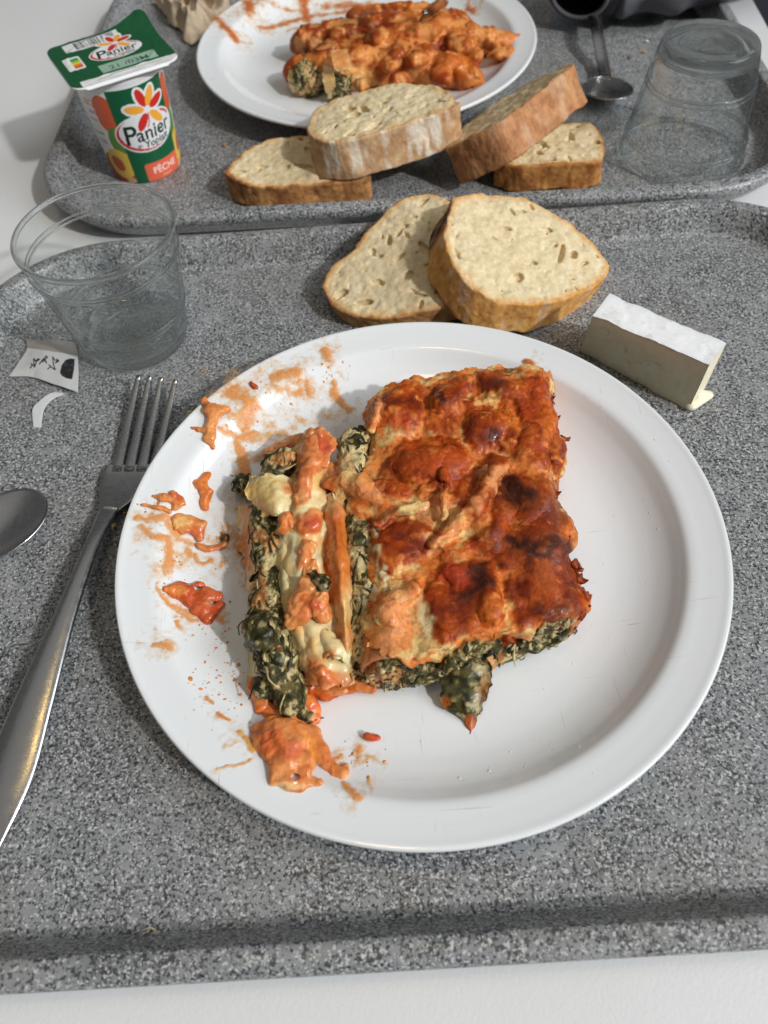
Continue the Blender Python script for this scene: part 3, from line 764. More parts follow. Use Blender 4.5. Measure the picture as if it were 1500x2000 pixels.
# ------------------------------------------------------------------ cheese
def cheese():
    TL, TR = W(1190, 574, 3.55), W(1419, 670, 3.55); FL, FR = W(1158, 616, 3.55), W(1386, 712, 3.55)
    bFL, bFR = W(1132, 686, 0.505), W(1344, 802, 0.505)
    bTL = np.array([*(bFL[:2] + (TL - FL)[:2] * 1.05), 0.505]); bTR = np.array([*(bFR[:2] + (TR - FR)[:2] * 0.95), 0.505])
    cube = {(0, 0, 0): bFL, (1, 0, 0): bFR, (0, 1, 0): bTL, (1, 1, 0): bTR, (0, 0, 1): FL, (1, 0, 1): FR, (0, 1, 1): TL, (1, 1, 1): TR}
    o = thing('cheese_wedge', 'block of soft white-rinded cheese on the near tray beside the plate', 'cheese', (*(bFL + bTR)[:2] / 2, 0.503))
    def tri(u, v, w):
        r = 0
        for (a, b, c), p in cube.items():
            r = r + ((u if a else 1 - u) * (v if b else 1 - v) * (w if c else 1 - w))[:, None] * p
        return r
    def face(name, fn, nu, nv, colf, seed, dents=()):
        u = np.linspace(0, 1, nu); v = np.linspace(0, 1, nv); U, Vv = np.meshgrid(u, v, indexing='ij'); U = U.ravel(); Vv = Vv.ravel()
        P = tri(*fn(U, Vv)); Q = grid_faces(nu, nv); N = vnormals(P, Q)
        cc = tri(np.array([.5]), np.array([.5]), np.array([.5]))[0]
        if ((P - cc) * N).sum(1).mean() < 0: Q = Q[:, ::-1]; N = -N
        inner = np.clip(np.minimum(np.minimum(U, 1 - U) * 14, np.minimum(Vv, 1 - Vv) * 8), 0, 1)
        edge_in = (1 - inner) ** 2 * 0.05
        d = fbm(P * 2, 2, seed) * 0.012 * inner
        for du, dv, ru, rv, dep in dents: d = d - dep * np.exp(-(((U - du) / ru) ** 2 + ((Vv - dv) / rv) ** 2) ** 1.5)
        jit = fbm(P * 1.4, 3, 77)[:, None] * np.array([0.05, 0.05, 0.035])        # shared world-space waviness keeps the edges closed
        P = P + N * d[:, None] + jit
        return mesh(name, P, Q, M_CHEESE, o, colf(U, Vv, P))
    cream = lin(244, 232, 200); rind = np.array([0.90, 0.90, 0.895])
    cre = lambda U, Vv, P: mix(np.tile(cream, (len(U), 1)), lin(238, 226, 192), np.clip(0.4 + fbm(P * 1.2, 2, 3), 0, 1))
    ri = lambda U, Vv, P: mix(np.tile(rind, (len(U), 1)), lin(222, 212, 196), np.clip(fbm(P * 2.5, 3, 8) * 1.6 - 0.35, 0, 0.5))
    def frontc(U, Vv, P): return mix(cre(U, Vv, P), lin(226, 208, 170), sstep(0.93, 1.0, Vv + 0.03 * fbm(P * 5, 2, 4)))
    dents = [(0.17, .75, .012, .06, .10), (.36, .55, .012, .05, .12), (.42, .32, .016, .03, .12), (.62, .58, .05, .02, .06), (.60, .30, .03, .025, .10), (.5, .42, .015, .02, .08), (.84, .35, .02, .12, .08), (.22, .6, .012, .02, .06), (.74, .66, .03, .02, .05)]
    face('paste_face', lambda a, b: (a, 0 * a, b), 130, 70, frontc, 1, dents)
    face('paste_end', lambda a, b: (0 * a + 1, a, b), 30, 60, cre, 2)
    face('paste_back', lambda a, b: (a, 0 * a + 1, b), 60, 40, cre, 3)
    face('paste_end', lambda a, b: (0 * a, a, b), 30, 40, cre, 4)
    face('rind', lambda a, b: (a, b, 0 * a + 1), 110, 40, ri, 5)
    face('rind', lambda a, b: (a, b, 0 * a), 30, 20, ri, 6)
    f = Field([14, 22.5, .4], [17, 26.5, 2], 0.05)
    f.cap([W(1350, 792, .75), W(1384, 772, .72)], [0.28, 0.22], 0.1, 0.7); f.cap([W(1362, 770, .9), W(1386, 768, .68)], [0.3, 0.15], 0.1, 0.6)
    V, Q = f.mesh(); mesh('rind_flap', V, Q, M_CHEESE, o, np.tile(lin(240, 232, 200), (len(V), 1)))
cheese()

# ------------------------------------------------------------------ cutlery
def loft(C, side, hw, th, crown, n=18):
    """flat bar along C: half-width hw, thickness th, top raised by crown; lens-like section"""
    C = np.asarray(C); k = len(C); T = np.gradient(C, axis=0); T /= np.linalg.norm(T, axis=1)[:, None]
    S = np.cross(T, np.array([0, 0, 1.0])) if side is None else np.tile(side, (k, 1)); S /= np.linalg.norm(S, axis=1)[:, None]
    N = np.cross(S, T); a = np.linspace(0, 2 * np.pi, n, endpoint=False)
    ca, sa = np.cos(a), np.sin(a)
    sx = np.sign(ca) * np.abs(ca) ** 0.7; sz = np.sign(sa) * np.abs(sa) ** 0.8
    bow = (1 - sx ** 2)
    V = C[:, None] + hw[:, None, None] * sx[None, :, None] * S[:, None] + (th[:, None] / 2 * sz[None] + crown[:, None] * bow[None])[..., None] * N[:, None]
    V = V.transpose(1, 0, 2).reshape(-1, 3); Q = [list(map(int, q)) for q in grid_faces(n, k, True)]
    Q.append([i * k for i in range(n)]); Q.append([i * k + k - 1 for i in range(n - 1, -1, -1)])
    return V, Q
def fork(label, spine, hws, head, tines, tip_h=0.3):
    """spine: end of handle -> neck -> head root; tines: list of (root, mid, tip)"""
    o = thing('fork', label, 'fork', (*spine[len(spine) // 2][:2], 0.5))
    C = catmull(spine, 50); hw = catmull(np.array(hws)[:, None], 50)[:, 0]
    th = np.interp(np.linspace(0, 1, 50), [0, .1, .75, 1], [.10, .16, .30, .24])
    cr = np.interp(np.linspace(0, 1, 50), [0, .15, .7, 1], [.03, .10, .06, .0])
    V, Q = loft(C, None, hw, th, cr); mesh('handle', V, Q, M_STEEL, o)
    hC = catmull(head[0], 24); hh = catmull(np.array(head[1])[:, None], 24)[:, 0]
    V, Q = loft(hC, None, hh, np.full(24, .16), np.full(24, -.05)); mesh('head', V, Q, M_STEEL, o)
    for t in tines:
        tC = catmull(t, 20); V, Q = loft(tC, None, np.linspace(.27, .115, 20), np.linspace(.16, .12, 20), np.zeros(20), 12); mesh('tine', V, Q, M_STEEL, o)
    return o
def near_fork():
    sp = [W(-35, 1668, .62), W(15, 1520, .95), W(66, 1370, 1.25), W(128, 1200, 1.45), W(180, 1065, 1.35), W(214, 992, 1.05)]
    hd_c = [W(212, 998, 1.05), W(233, 962, .86), W(246, 930, .78), W(252, 908, .78)]
    tn = []
    roots = [(228, 922), (252, 922), (276, 922), (299, 922)]; mids = [(251, 820), (274, 820), (297, 822), (323, 826)]; tips = [(270, 735), (292, 735), (314, 738), (342, 742)]
    for r, m_, t in zip(roots, mids, tips): tn.append([W(*r, .76), W(*m_, .86), W(*t, 1.35)])
    fork('steel fork with sauce-stained tines lying left of the near plate', sp, [.5, .92, .78, .46, .34, .42], (hd_c, [.42, .95, 1.15, 1.12]), tn)
near_fork()
def far_fork():
    b = W(838, 30, 3.7); e = W(905, -60, 8.0)
    sp = [e + (e - b) * 1.2, e, b + (e - b) * 0.55, b + (e - b) * 0.35]
    hd = [b + (e - b) * 0.36, b + (e - b) * 0.25, b + (e - b) * 0.14]
    s = np.array([0.7, 0.6, 0]) / 0.92
    tn = [[b + (e - b) * 0.15 + s * k, b + (e - b) * 0.05 + s * k, b - (e - b) * 0.08 + s * k] for k in (-.75, -.25, .25, .75)]
    fork('dark fork stuck into the cannelloni on the back plate', sp, [.6, .8, .45, .4], (hd, [.4, .9, 1.0]), tn)
far_fork()
def spoon(label, tip, root, handle, hw_bowl, depth, hws, up=None, flip=1):
    """bowl between tip and root, handle path from root outward"""
    tip, root = np.array(tip), np.array(root)
    o = thing('spoon', label, 'spoon', (*((tip + root) / 2)[:2], 0.5))
    ax = root - tip; L = np.linalg.norm(ax); ax /= L
    upv = np.array([0, 0, 1.0]) if up is None else np.array(up, float)
    s = np.cross(ax, upv); s /= np.linalg.norm(s); n = np.cross(s, ax)
    nr, na = 22, 64; V = []
    for layer in (0, 1):
        for i in range(na):
            a = 2 * math.pi * i / na
            for j in range(nr):
                r = (j + 1e-3) / (nr - 1)
                x = math.cos(a) * r; y = math.sin(a) * r
                taper = 1.0 - 0.16 * x
                d = -flip * depth * (1 - min(r, 1) ** 2) - 0.09 * layer * flip * 1.0
                V.append((tip + root) / 2 + ax * x * L / 2 + s * y * hw_bowl * taper + n * d)
    nb = na * nr; g = grid_faces(na, nr, True)
    idx = np.arange(na) * nr + nr - 1; i2 = np.roll(idx, -1)
    Q = np.vstack([g, g[:, ::-1] + nb, np.stack([idx, idx + nb, i2 + nb, i2], 1)])
    mesh('bowl', np.array(V), Q, M_STEEL, o)
    C = catmull([root - ax * 0.35] + [np.array(h) for h in handle], 40); k = len(C)
    hw = catmull(np.array(hws)[:, None], k)[:, 0]
    V, Q = loft(C, None, hw, np.linspace(.2, .16, k), np.linspace(.02, .08, k)); mesh('handle', V, Q, M_STEEL, o)
spoon('steel spoon at the left edge of the near tray, only its bowl tip showing', W(88, 970, 1.25), W(-150, 1112, 1.0), [W(-200, 1145, 1.5), W(-330, 1250, 1.3), W(-500, 1400, .8)], 1.62, 0.55, [.6, .45, .6, .9])
spoon('dark steel spoon lying in shade on the back tray near the upturned glass', W(1194, 192, 1.75), W(1180, 148, .95), [W(1177, 122, 1.1), W(1166, 60, 1.9), W(1158, 10, 1.7), W(1150, -40, 1.0)], 1.62, 0.4, [.5, .42, .5, .75])

# ------------------------------------------------------------------ torn paper packet and strip
def packet():
    Z = 0.52
    rows = [[W(18, 735, Z + .02), W(60, 736, Z + .10), W(105, 750, Z + .22), W(152, 766, Z + .25)],
            [W(36, 708, Z + .12), W(72, 710, Z + .32), W(115, 718, Z + .36), W(153, 730, Z + .30)],
            [W(52, 682, Z + .12), W(84, 686, Z + .34), W(120, 692, Z + .34), W(152, 698, Z + .25)],
            [W(50, 661, Z + .04), W(84, 664, Z + .12), W(120, 664, Z + .12), W(149, 668, Z + .10)]]
    nu, nv = 150, 130
    V, Q, nn = sheet(rows, nu, nv, 0.02, 0.03, 1.6, 3)
    uu, vv = np.meshgrid(np.linspace(0, 1, nu), np.linspace(0, 1, nv), indexing='ij'); u = np.tile(uu.ravel(), 2); v = np.tile(vv.ravel(), 2)
    C = np.tile(lin(200, 200, 198), (len(V), 1))
    C[v > 0.70] = lin(150, 145, 138)                                    # grey printed band at the torn end
    # place print by photo position of each vertex
    d = V - np.array([0, 0, CAMZ]); X = 750 + FPX * (d @ R_) / (d @ F_); Y = 1000 - FPX * (d @ U_) / (d @ F_)
    blob = poly_sdf(np.array([(117, 729), (120, 714), (128, 703), (137, 700), (146, 701), (145, 718), (141, 741), (130, 739), (122, 735)], float), X, Y) < 0
    C[blob] = lin(34, 34, 36)
    rs = np.random.RandomState(5)
    for k in range(16): C[blob & in_ell(X, Y, rs.uniform(120, 143), rs.uniform(704, 738), 1.1, 0.8)] = lin(96, 96, 98)
    st = [[(93, 721), (99, 716), (96, 713), (104, 720), (108, 722), (104, 711), (103, 697), (107, 703), (112, 705), (108, 709), (115, 705), (111, 701)],
          [(77, 711), (82, 704), (88, 698), (90, 695), (93, 698), (88, 702), (91, 709), (86, 703), (83, 707)],
          [(59, 719), (63, 712), (61, 710), (68, 717), (66, 709), (66, 700), (70, 706), (74, 701), (77, 702), (71, 706), (69, 713)]]
    for s_ in st: C[stroke_mask(X, Y, s_, 1.15)] = lin(40, 40, 42)
    o = mesh('sugar_packet', V, Q, M_PAPER, col=C); tag(o, 'small torn white paper packet with black print left of the upright glass', 'packet')
    rows = [[W(65, 834, .53), W(80, 835, .53)], [W(63, 800, .66), W(84, 806, .64)], [W(78, 782, .72), W(92, 790, .70)], [W(100, 767, .6), W(106, 778, .6)], [W(122, 767, .53), W(125, 770, .53)]]
    V, Q, nn = sheet(rows, 14, 50, 0.02, 0.02, 2.0, 6)
    tag(mesh('paper_strip', V, Q, M_PAPER, col=np.tile(lin(205, 206, 206), (len(V), 1))), 'thin torn-off strip of white paper below the packet', 'paper')
packet()

# ------------------------------------------------------------------ crumpled napkin
def napkin():
    nu, nv = 120, 120
    c = W(385, -10, 1.2)
    u, v = np.meshgrid(np.linspace(-1, 1, nu), np.linspace(-1, 1, nv), indexing='ij')
    corner = [W(296, 4, .9), W(372, 84, .8), W(470, 30, 1.0), W(380, -70, 1.0)]
    P = ((1 - u) * (1 - v))[..., None] / 4 * corner[0] + ((1 + u) * (1 - v))[..., None] / 4 * corner[1] + ((1 + u) * (1 + v))[..., None] / 4 * corner[2] + ((1 - u) * (1 + v))[..., None] / 4 * corner[3]
    q = P.reshape(-1, 3)
    rdg = (1 - np.abs(fbm(np.c_[q[:, 0] * 0.55 + q[:, 1] * 0.25, q[:, 1] * 0.22 - q[:, 0] * .1, 0 * q[:, 0]], 3, 12))) ** 3
    rd2 = (1 - np.abs(fbm(np.c_[q[:, 0] * 1.3, q[:, 1] * 0.5, 0 * q[:, 0] + 3], 2, 15))) ** 2
    b = (1 - u.ravel() ** 4) * (1 - v.ravel() ** 4)
    q[:, 2] += rdg * 1.9 * b + rd2 * 0.55 * (0.3 + b) - .2
    q[:, 0] += 0.5 * fbm(q * 0.7, 2, 4); q[:, 1] += 0.6 * fbm(q * 0.7, 2, 6)
    B = q.copy(); B[:, 2] -= 0.04; n = len(q); Q = grid_faces(nu, nv)
    tag(mesh('napkin', np.vstack([q, B]), np.vstack([Q, Q[:, ::-1] + n]), M_NAPKIN), 'crumpled brown paper napkin tucked against the back plate', 'napkin')
napkin()

# ------------------------------------------------------------------ jacket sleeve reaching in at the top
def sleeve():
    o = thing('jacket_sleeve', 'dark grey jacket sleeve with brown cuff opening reaching over the back tray', 'sleeve', (17, 60, 0.6))
    c0 = W(1132, -14, 3.3); ctr = [c0 + np.array(q) for q in ((0, 0, 0), (.7, 1.3, .05), (2.6, 2.2, .2), (6.5, 2.0, .3), (12, 3.5, 1.2), (26, 9, 5))]
    rad = [2.3, 2.4, 3.1, 3.35, 4.0, 5.2]
    k = 120; C = catmull(ctr, k); r = catmull(np.array(rad)[:, None], k)[:, 0]
    n = 90; T = np.gradient(C, axis=0); T /= np.linalg.norm(T, axis=1)[:, None]
    S = np.cross(T, [0, 0, 1.0]); S /= np.linalg.norm(S, axis=1)[:, None]; N = np.cross(S, T)
    a = np.linspace(0, 2 * np.pi, n, endpoint=False); s = np.linspace(0, 1, k)
    def surf(off):
        A, Sg = np.meshgrid(a, s, indexing='ij')
        fold = 0.25 * np.sin(Sg * 46 + 1.4 * np.sin(A)) * sstep(0.16, 0.3, Sg) + 0.35 * fbm(np.c_[np.cos(A).ravel() * 1.5, np.sin(A).ravel() * 1.5, Sg.ravel() * 9], 3, 2).reshape(A.shape) * sstep(.05, .3, Sg)
        rib = 0.05 * np.sin(A * 46) * (Sg < 0.1)
        R = r[None] + fold + rib + off
        V = C[None] + R[..., None] * (np.cos(A)[..., None] * S[None] + np.sin(A)[..., None] * N[None] * 0.8)
        V[..., 2] = np.maximum(V[..., 2], 0.62 + 0.15 * (V[..., 2] < .62))
        return V.reshape(-1, 3)
    mesh('sleeve_shell', surf(0), grid_faces(n, k, True), M_FABRIC, o)
    mesh('cuff_lining', surf(-0.18), grid_faces(n, k, True)[:, ::-1], M_LINING, o)
    A = a; V = C[0] + 2.06 * (np.cos(A)[:, None] * S[0] + 0.8 * np.sin(A)[:, None] * N[0]); 
    V2, Q2 = [], []
    m_ = 8; b = np.linspace(0, 2 * np.pi, m_, endpoint=False)
    for i in range(n):
        dr = (V[i] - C[0]) / np.linalg.norm(V[i] - C[0])
        for q in b: V2.append(V[i] + 0.16 * (math.cos(q) * dr + math.sin(q) * T[0]) * (1 + 0.12 * math.sin(i * 3.3)))
    mesh('cuff_edge', np.array(V2), np.array([[i * m_ + j, ((i + 1) % n) * m_ + j, ((i + 1) % n) * m_ + (j + 1) % m_, i * m_ + (j + 1) % m_] for i in range(n) for j in range(m_)]), M_FABRIC, o)
sleeve()

# ------------------------------------------------------------------ food helpers
def proj(V):
    d = V - np.array([0, 0, CAMZ]); q = d @ F_
    return 750 + FPX * (d @ R_) / q, 1000 - FPX * (d @ U_) / q
def onplate(px, py, h=0.0, c=PC):
    z = 1.4
    for _ in range(8):
        p = W(px, py, z); z = float(plate_h(p[0], p[1], c)) + h
    return W(px, py, z)
def splats(V, col, lst, seed=0, warp=14.0):
    """lst: (px,py,rx,ry,rot_deg,colour,strength) patches of differently coloured food, by their place on the dish"""
    X, Y = proj(V)
    wx = fbm(V * 1.7, 3, seed + 40) * warp; wy = fbm(V * 1.7, 3, seed + 50) * warp
    X = X + wx; Y = Y + wy
    for px, py, rx, ry, rot, cc, st in lst:
        c, s = math.cos(math.radians(rot)), math.sin(math.radians(rot))
        a = (X - px) * c + (Y - py) * s; b = -(X - px) * s + (Y - py) * c
        q = np.sqrt((a / rx) ** 2 + (b / ry) ** 2)
        col = mix(col, np.array(cc), st * sstep(1.25, 0.55, q))
    return col
ORG = lin(224, 134, 64); ORG2 = lin(202, 104, 34); REDO = lin(164, 64, 12); DRED = lin(116, 38, 9); BURN = lin(44, 20, 16); BROWN = lin(112, 48, 22)
PASTA = lin(228, 210, 160); PASTO = lin(228, 180, 106); TOM = lin(198, 78, 46); PINK = lin(228, 150, 92)
GDK = lin(33, 32, 14); GMD = lin(82, 76, 36); CREAM = lin(214, 194, 140)

def displaced(V, Q, amps):
    N = vnormals(V, Q)
    for a, fr, sd in amps: V = V + N * (a * fbm(V * fr, 3, sd))[:, None]
    return V
def filling_col(V, seed, stain=0.35, cream=0.0):
    Vw = V + .18 * np.stack([fbm(V * 2, 2, seed + 60), fbm(V * 2, 2, seed + 61), 0 * V[:, 0]], 1); n1 = fbm(Vw * np.array([5.5, 3.0, 5.5]), 4, seed, 0.75); n2 = fbm(V * 5.5, 3, seed + 4); n3 = fbm(V * 1.1, 2, seed + 8)
    g = mix(np.tile(GDK, (len(V), 1)), GMD, np.clip(0.5 + n2 * 1.5, 0, 1))
    c = mix(g, lin(122, 106, 58), .6 * sstep(-.2, .08, cream + n1 + .3 * n2)); c = mix(c, CREAM * .95, sstep(0.0, 0.28, cream + n1 + 0.4 * n2 + .45 * n3 + .25 * fbm(V * np.array([9., 4, 9]), 2, seed + 13)))
    return mix(c, ORG2 * 0.8 + PASTO * 0.2, stain * sstep(0.12, 0.4, n3))
def shreds(name, V, N, parent, n, seed, colf=None, length=0.8, width=0.032):
    """limp spinach ribbons lying on a filling: too many and too small to tell apart"""
    rs = np.random.RandomState(seed); VV = []; QQ = []; CC = []; off = 0
    X, Y = proj(V); vis = np.where(N[:, 2] > 0.05)[0]
    for _ in range(n):
        i = rs.choice(vis); p, nn = V[i], N[i]
        t = np.array([0, 1., 0]) + rs.randn(3) * .55; t = t - nn * (t @ nn); t /= np.linalg.norm(t) + 1e-6; b = np.cross(nn, t)
        L = length * rs.uniform(.5, 1.5); w = width * rs.uniform(.6, 1.9); k = 9
        s = np.linspace(-.5, .5, k); curl = rs.uniform(-.8, .8)
        lift = rs.uniform(-.02, .06)
        path = p + t * (s * L)[:, None] + b * (curl * L * s ** 2)[:, None] + nn * (lift + .05 * np.cos(s * rs.uniform(3, 9)) - 0.25 * L * s ** 2)[:, None]
        ww = w * np.sqrt(np.clip(1 - (2 * s) ** 2 * .92, 0, 1)) * (1 + .3 * rs.randn(k))
        P = np.stack([path - b * ww[:, None] - nn * .02, path + nn * .03, path + b * ww[:, None] - nn * .02], 1)
        VV.append(P.reshape(-1, 3)); QQ.append(grid_faces(k, 3) + off); off += 3 * k
        c = mix(GDK, GMD, rs.rand()) * rs.uniform(.7, 1.2) if rs.rand() < 0.72 else mix(CREAM, GMD, rs.rand() * .8)
        CC.append(np.tile(c, (3 * k, 1)))
    o = mesh(name, np.vstack(VV), np.vstack(QQ), M_LEAF, parent, np.vstack(CC)); o['kind'] = 'stuff'
    return o

# ------------------------------------------------------------------ the cannelloni on the near plate
food = thing('cannelloni_portion', 'baked spinach cannelloni under orange tomato-cream crust, half cut open, on the near plate', 'cannelloni', (*PC, 1.15))
T = [[(776, 770), (764, 1000), (772, 1290)], [(902, 745), (898, 1000), (925, 1262)], [(1024, 735), (1032, 1000), (1080, 1215)]]
def axis(t, z): return [np.array([*W(px, py, 3.6)[:2], z]) for px, py in t]
YF = lambda x: np.interp(x, [-1.6, 1.35, 4.3, 6.35, 7.8], [10.85, 11.05, 11.6, 12.1, 12.9])
_b = [W(722, 792, 3.2), W(800, 745, 3.4), W(880, 738, 3.4), W(985, 722, 3.4), W(1070, 728, 3.2)]
YB = lambda x: np.interp(x, [p[0] for p in _b], [p[1] for p in _b])
def ends(f, df=0.0, db=0.0, seed=0, amp=0.12):
    x = f.lo[0] + f.h * np.arange(f.n[0]); y = f.lo[1] + f.h * np.arange(f.n[1])
    X, Y = np.meshgrid(x, y, indexing='ij')
    nz = amp * fbm(np.c_[X.ravel() * 1.6, Y.ravel() * 1.6, 0 * X.ravel()], 3, seed).reshape(X.shape)
    d = np.maximum(YF(X) - df - Y + nz, Y - YB(X) - db + nz)
    f.f = np.maximum(f.f, d[:, :, None]).astype(np.float32)
for k, t in enumerate(T):
    ax = axis(t, 2.35); lo = np.min(ax, 0) - 1.9; hi = np.max(ax, 0) + 1.9; lo[2] = .9; hi[2] = 4.2
    ext = lambda a: [a[0] + (a[0] - a[1]) * .2, *a, a[-1] + (a[-1] - a[-2]) * .2]
    f = Field(lo, hi, 0.08); f.cap(ext(ax), 1.28, 0, 0.93); ends(f, -0.08, 0, k)
    V, Q = f.mesh(); V = displaced(V, Q, [(.06, 1.5, k), (.02, 5, k + 5)])
    n = fbm(V * 1.5, 3, k + 9); c = mix(np.tile(PASTA * .85, (len(V), 1)), ORG2, np.clip(.65 + n, 0, 1)); c = mix(c, BROWN, .5 * sstep(.2, .5, fbm(V * 2, 2, 33)))
    tb_ = mesh('pasta_tube', V, Q, M_PASTA, food, c)
    f = Field(lo, hi, 0.06); f.cap(ext(ax), 1.08, 0, 0.93)
    x = f.lo[0] + f.h * np.arange(f.n[0]); y = f.lo[1] + f.h * np.arange(f.n[1]); X, Y = np.meshgrid(x, y, indexing='ij')
    nz = fbm(np.c_[X.ravel() * 2.2, Y.ravel() * 2.2, 0 * X.ravel()], 3, k + 3).reshape(X.shape)
    f.f = np.maximum(f.f, np.maximum(YF(X) - .26 + .26 * nz - Y, Y - YF(X) - 1.6)[:, :, None]).astype(np.float32)
    V, Q = f.mesh(); V = displaced(V, Q, [(.16, 2.3, k + 20), (.07, 6, k + 25)])
    fl_ = mesh('filling', V, Q, M_FILL, tb_, filling_col(V, k + 2, .6))
    N = vnormals(V, Q); front = (N[:, 1] < -.2)
    shreds('spinach_shreds', V[front], np.where(N[front][:, 2:3] < .1, N[front] * [1, 1, 0] + [0, 0, .1], N[front]), fl_ if False else tb_, 46, 50 + k, length=.5, width=.05)

def crust():
    f = Field([-2.6, 9.8, 1.1], [9.2, 24.6, 4.7], 0.065)
    for t in T:
        ax = axis(t, 2.38); f.cap([ax[0] + (ax[0] - ax[1]) * .2, *ax, ax[-1] + (ax[-1] - ax[-2]) * .2], 1.38, 0.25, 0.93)
    for t, u in ((0, 1), (1, 2)):
        a1, a2 = axis(T[t], 2.6), axis(T[u], 2.6); mid_ = [(p + q) / 2 for p, q in zip(a1, a2)]
        f.cap([mid_[0] + (mid_[0] - mid_[1]) * .2, *mid_, mid_[-1] + (mid_[-1] - mid_[-2]) * .2], [1.0, 1.0, 1.0, 1.05, 1.05], 0.35, 0.93)
    L = [(785, 805, 1.0, 1.05, 4.0, .3), (745, 800, .55, .6, 3.6, 0), (872, 778, .85, .75, 4.05, 0), (985, 758, .95, .7, 4.0, 0), (1052, 790, .5, 1.2, 3.85, 0),
         (852, 898, 1.55, .85, 4.16, -.1), (815, 915, .8, .8, 4.05, 0), (948, 822, 1.15, .75, 4.02, .1), (1030, 850, .9, .9, 3.9, 0), (800, 1030, 1.05, .85, 3.98, .2), (775, 1075, .7, .6, 3.85, 0),
         (893, 1085, .6, 1.0, 3.98, 0), (955, 1005, .75, 1.35, 4.05, -.3), (1045, 955, .8, .95, 3.9, 0), (1040, 1068, 1.2, .8, 3.92, 0), (950, 1150, .85, 1.1, 3.9, 0), (880, 1190, .75, .9, 3.8, 0),
         (1062, 1150, 1.0, .95, 3.75, 0), (1105, 1165, .8, .6, 3.4, 0), (835, 950, .45, .35, 4.05, 0), (880, 975, .35, .4, 4.0, 0), (705, 985, .5, .45, 3.75, 0), (672, 955, .5, .45, 3.6, 0), (730, 905, .55, .8, 3.6, 0),
         (1085, 880, .5, 1.0, 3.5, 0), (1090, 1010, .55, 1.2, 3.3, 0), (795, 1140, .55, .9, 3.72, 0)]
    for px, py, rx, ry, top, rot in L:
        rz = .5 * min(rx, ry) + .22; p = W(px, py, top - .1); f.ell((p[0], p[1], top - .10 - rz), (rx * 1.15, ry * 1.15, rz), .18, rot)
    # folded strands of cheese sauce
    f.cap([W(1000, 905, 3.85), W(972, 922, 3.95), (W(958, 950, 3.9)), W(930, 985, 3.9), W(893, 1020, 3.9), W(850, 1062, 3.8)], [.16, .26, .22, .18, .2, .12], .22)
    f.cap([W(868, 1010, 3.9), W(870, 970, 4.02), W(872, 930, 4.0)], [.14, .16, .12], .12)
    f.cap([W(742, 1020, 3.8), W(790, 1000, 4.0), W(835, 985, 4.0)], [.2, .24, .2], .12)
    f.cap([W(640, 950, 3.45), W(672, 940, 3.65), W(705, 950, 3.75), W(745, 985, 3.7)], [.24, .3, .34, .2], .3)
    f.cap([W(725, 840, 3.6), W(738, 800, 3.8), W(742, 780, 3.8)], [.16, .16, .1], .1)
    # glossy dollop and its runs near the front
    f.ell(W(765, 1195, 3.55), (.55, .9, .55), .2, -.25); f.ell(W(752, 1262, 3.1), (.62, .62, .55), .2); f.ell(W(745, 1290, 2.75), (.42, .4, .5), .15)
    f.ell(W(800, 1160, 3.6), (.35, .6, .35), .15, -.3); f.ell(W(955, 1185, 3.55), (.5, .9, .4), .15)
    ends(f, 0.10, 0.12, 71, 0.30)
    # keep only the blanket: higher on the left and front, draped low on the right and back
    x, y, z = [f.lo[k] + f.h * np.arange(f.n[k]) for k in range(3)]
    X, Y = np.meshgrid(x, y, indexing='ij')
    nz = fbm(np.c_[X.ravel() * 1.3, Y.ravel() * 1.3, 0 * X.ravel()], 3, 61).reshape(X.shape)
    right = sstep(5.2, 7.2, X); left = sstep(1.4, -.6, X); front = sstep(2.0, .4, Y - YF(X)); back = sstep(1.5, .3, YB(X) - Y)
    zc = 2.35 + .75 * left + .45 * front * (1 - right) - .85 * right - .5 * back + .45 * nz
    f.f = np.maximum(f.f, zc[:, :, None] - z[None, None, :]).astype(np.float32)
    # creases and torn gaps
    def carve(pts, r):
        for a, b in zip(pts[:-1], pts[1:]):
            for s in np.linspace(0, 1, 7): f.ell(a + (b - a) * s, (r, r, r * 1.7), 0, 0, sub=True)
    carve([W(868, 948, 4.0), W(905, 962, 3.95), W(940, 940, 3.95), W(962, 905, 3.95)], .11)
    carve([W(790, 975, 3.8), W(822, 968, 3.85), W(846, 962, 3.9)], .12)
    carve([W(985, 1180, 3.7), W(990, 1120, 3.75), W(985, 1085, 3.8)], .10)
    carve([W(940, 745, 4.0), W(936, 790, 3.9), W(925, 812, 3.9)], .09)
    carve([W(745, 1105, 3.7), W(775, 1125, 3.75), W(790, 1110, 3.8)], .10)
    carve([W(1000, 905, 3.8), W(1025, 915, 3.8), W(1060, 900, 3.7)], .07)
    V, Q = f.mesh()
    V = displaced(V, Q, [(.06, 1.1, 81), (.03, 3.0, 82), (.02, 8.5, 83)])
    V0 = V.copy(); V = V + .24 * np.stack([fbm(V0 * .95, 2, 84), fbm(V0 * .95, 2, 85), .4 * fbm(V0 * .95, 2, 86)], 1) + .07 * np.stack([fbm(V0 * 3, 2, 87), fbm(V0 * 3, 2, 88), 0 * V0[:, 0]], 1)
    X, Y = proj(V); n1 = fbm(V * 1.3, 4, 90); n2 = fbm(V * 3.5, 3, 92); n3 = fbm(V * 7, 2, 95)
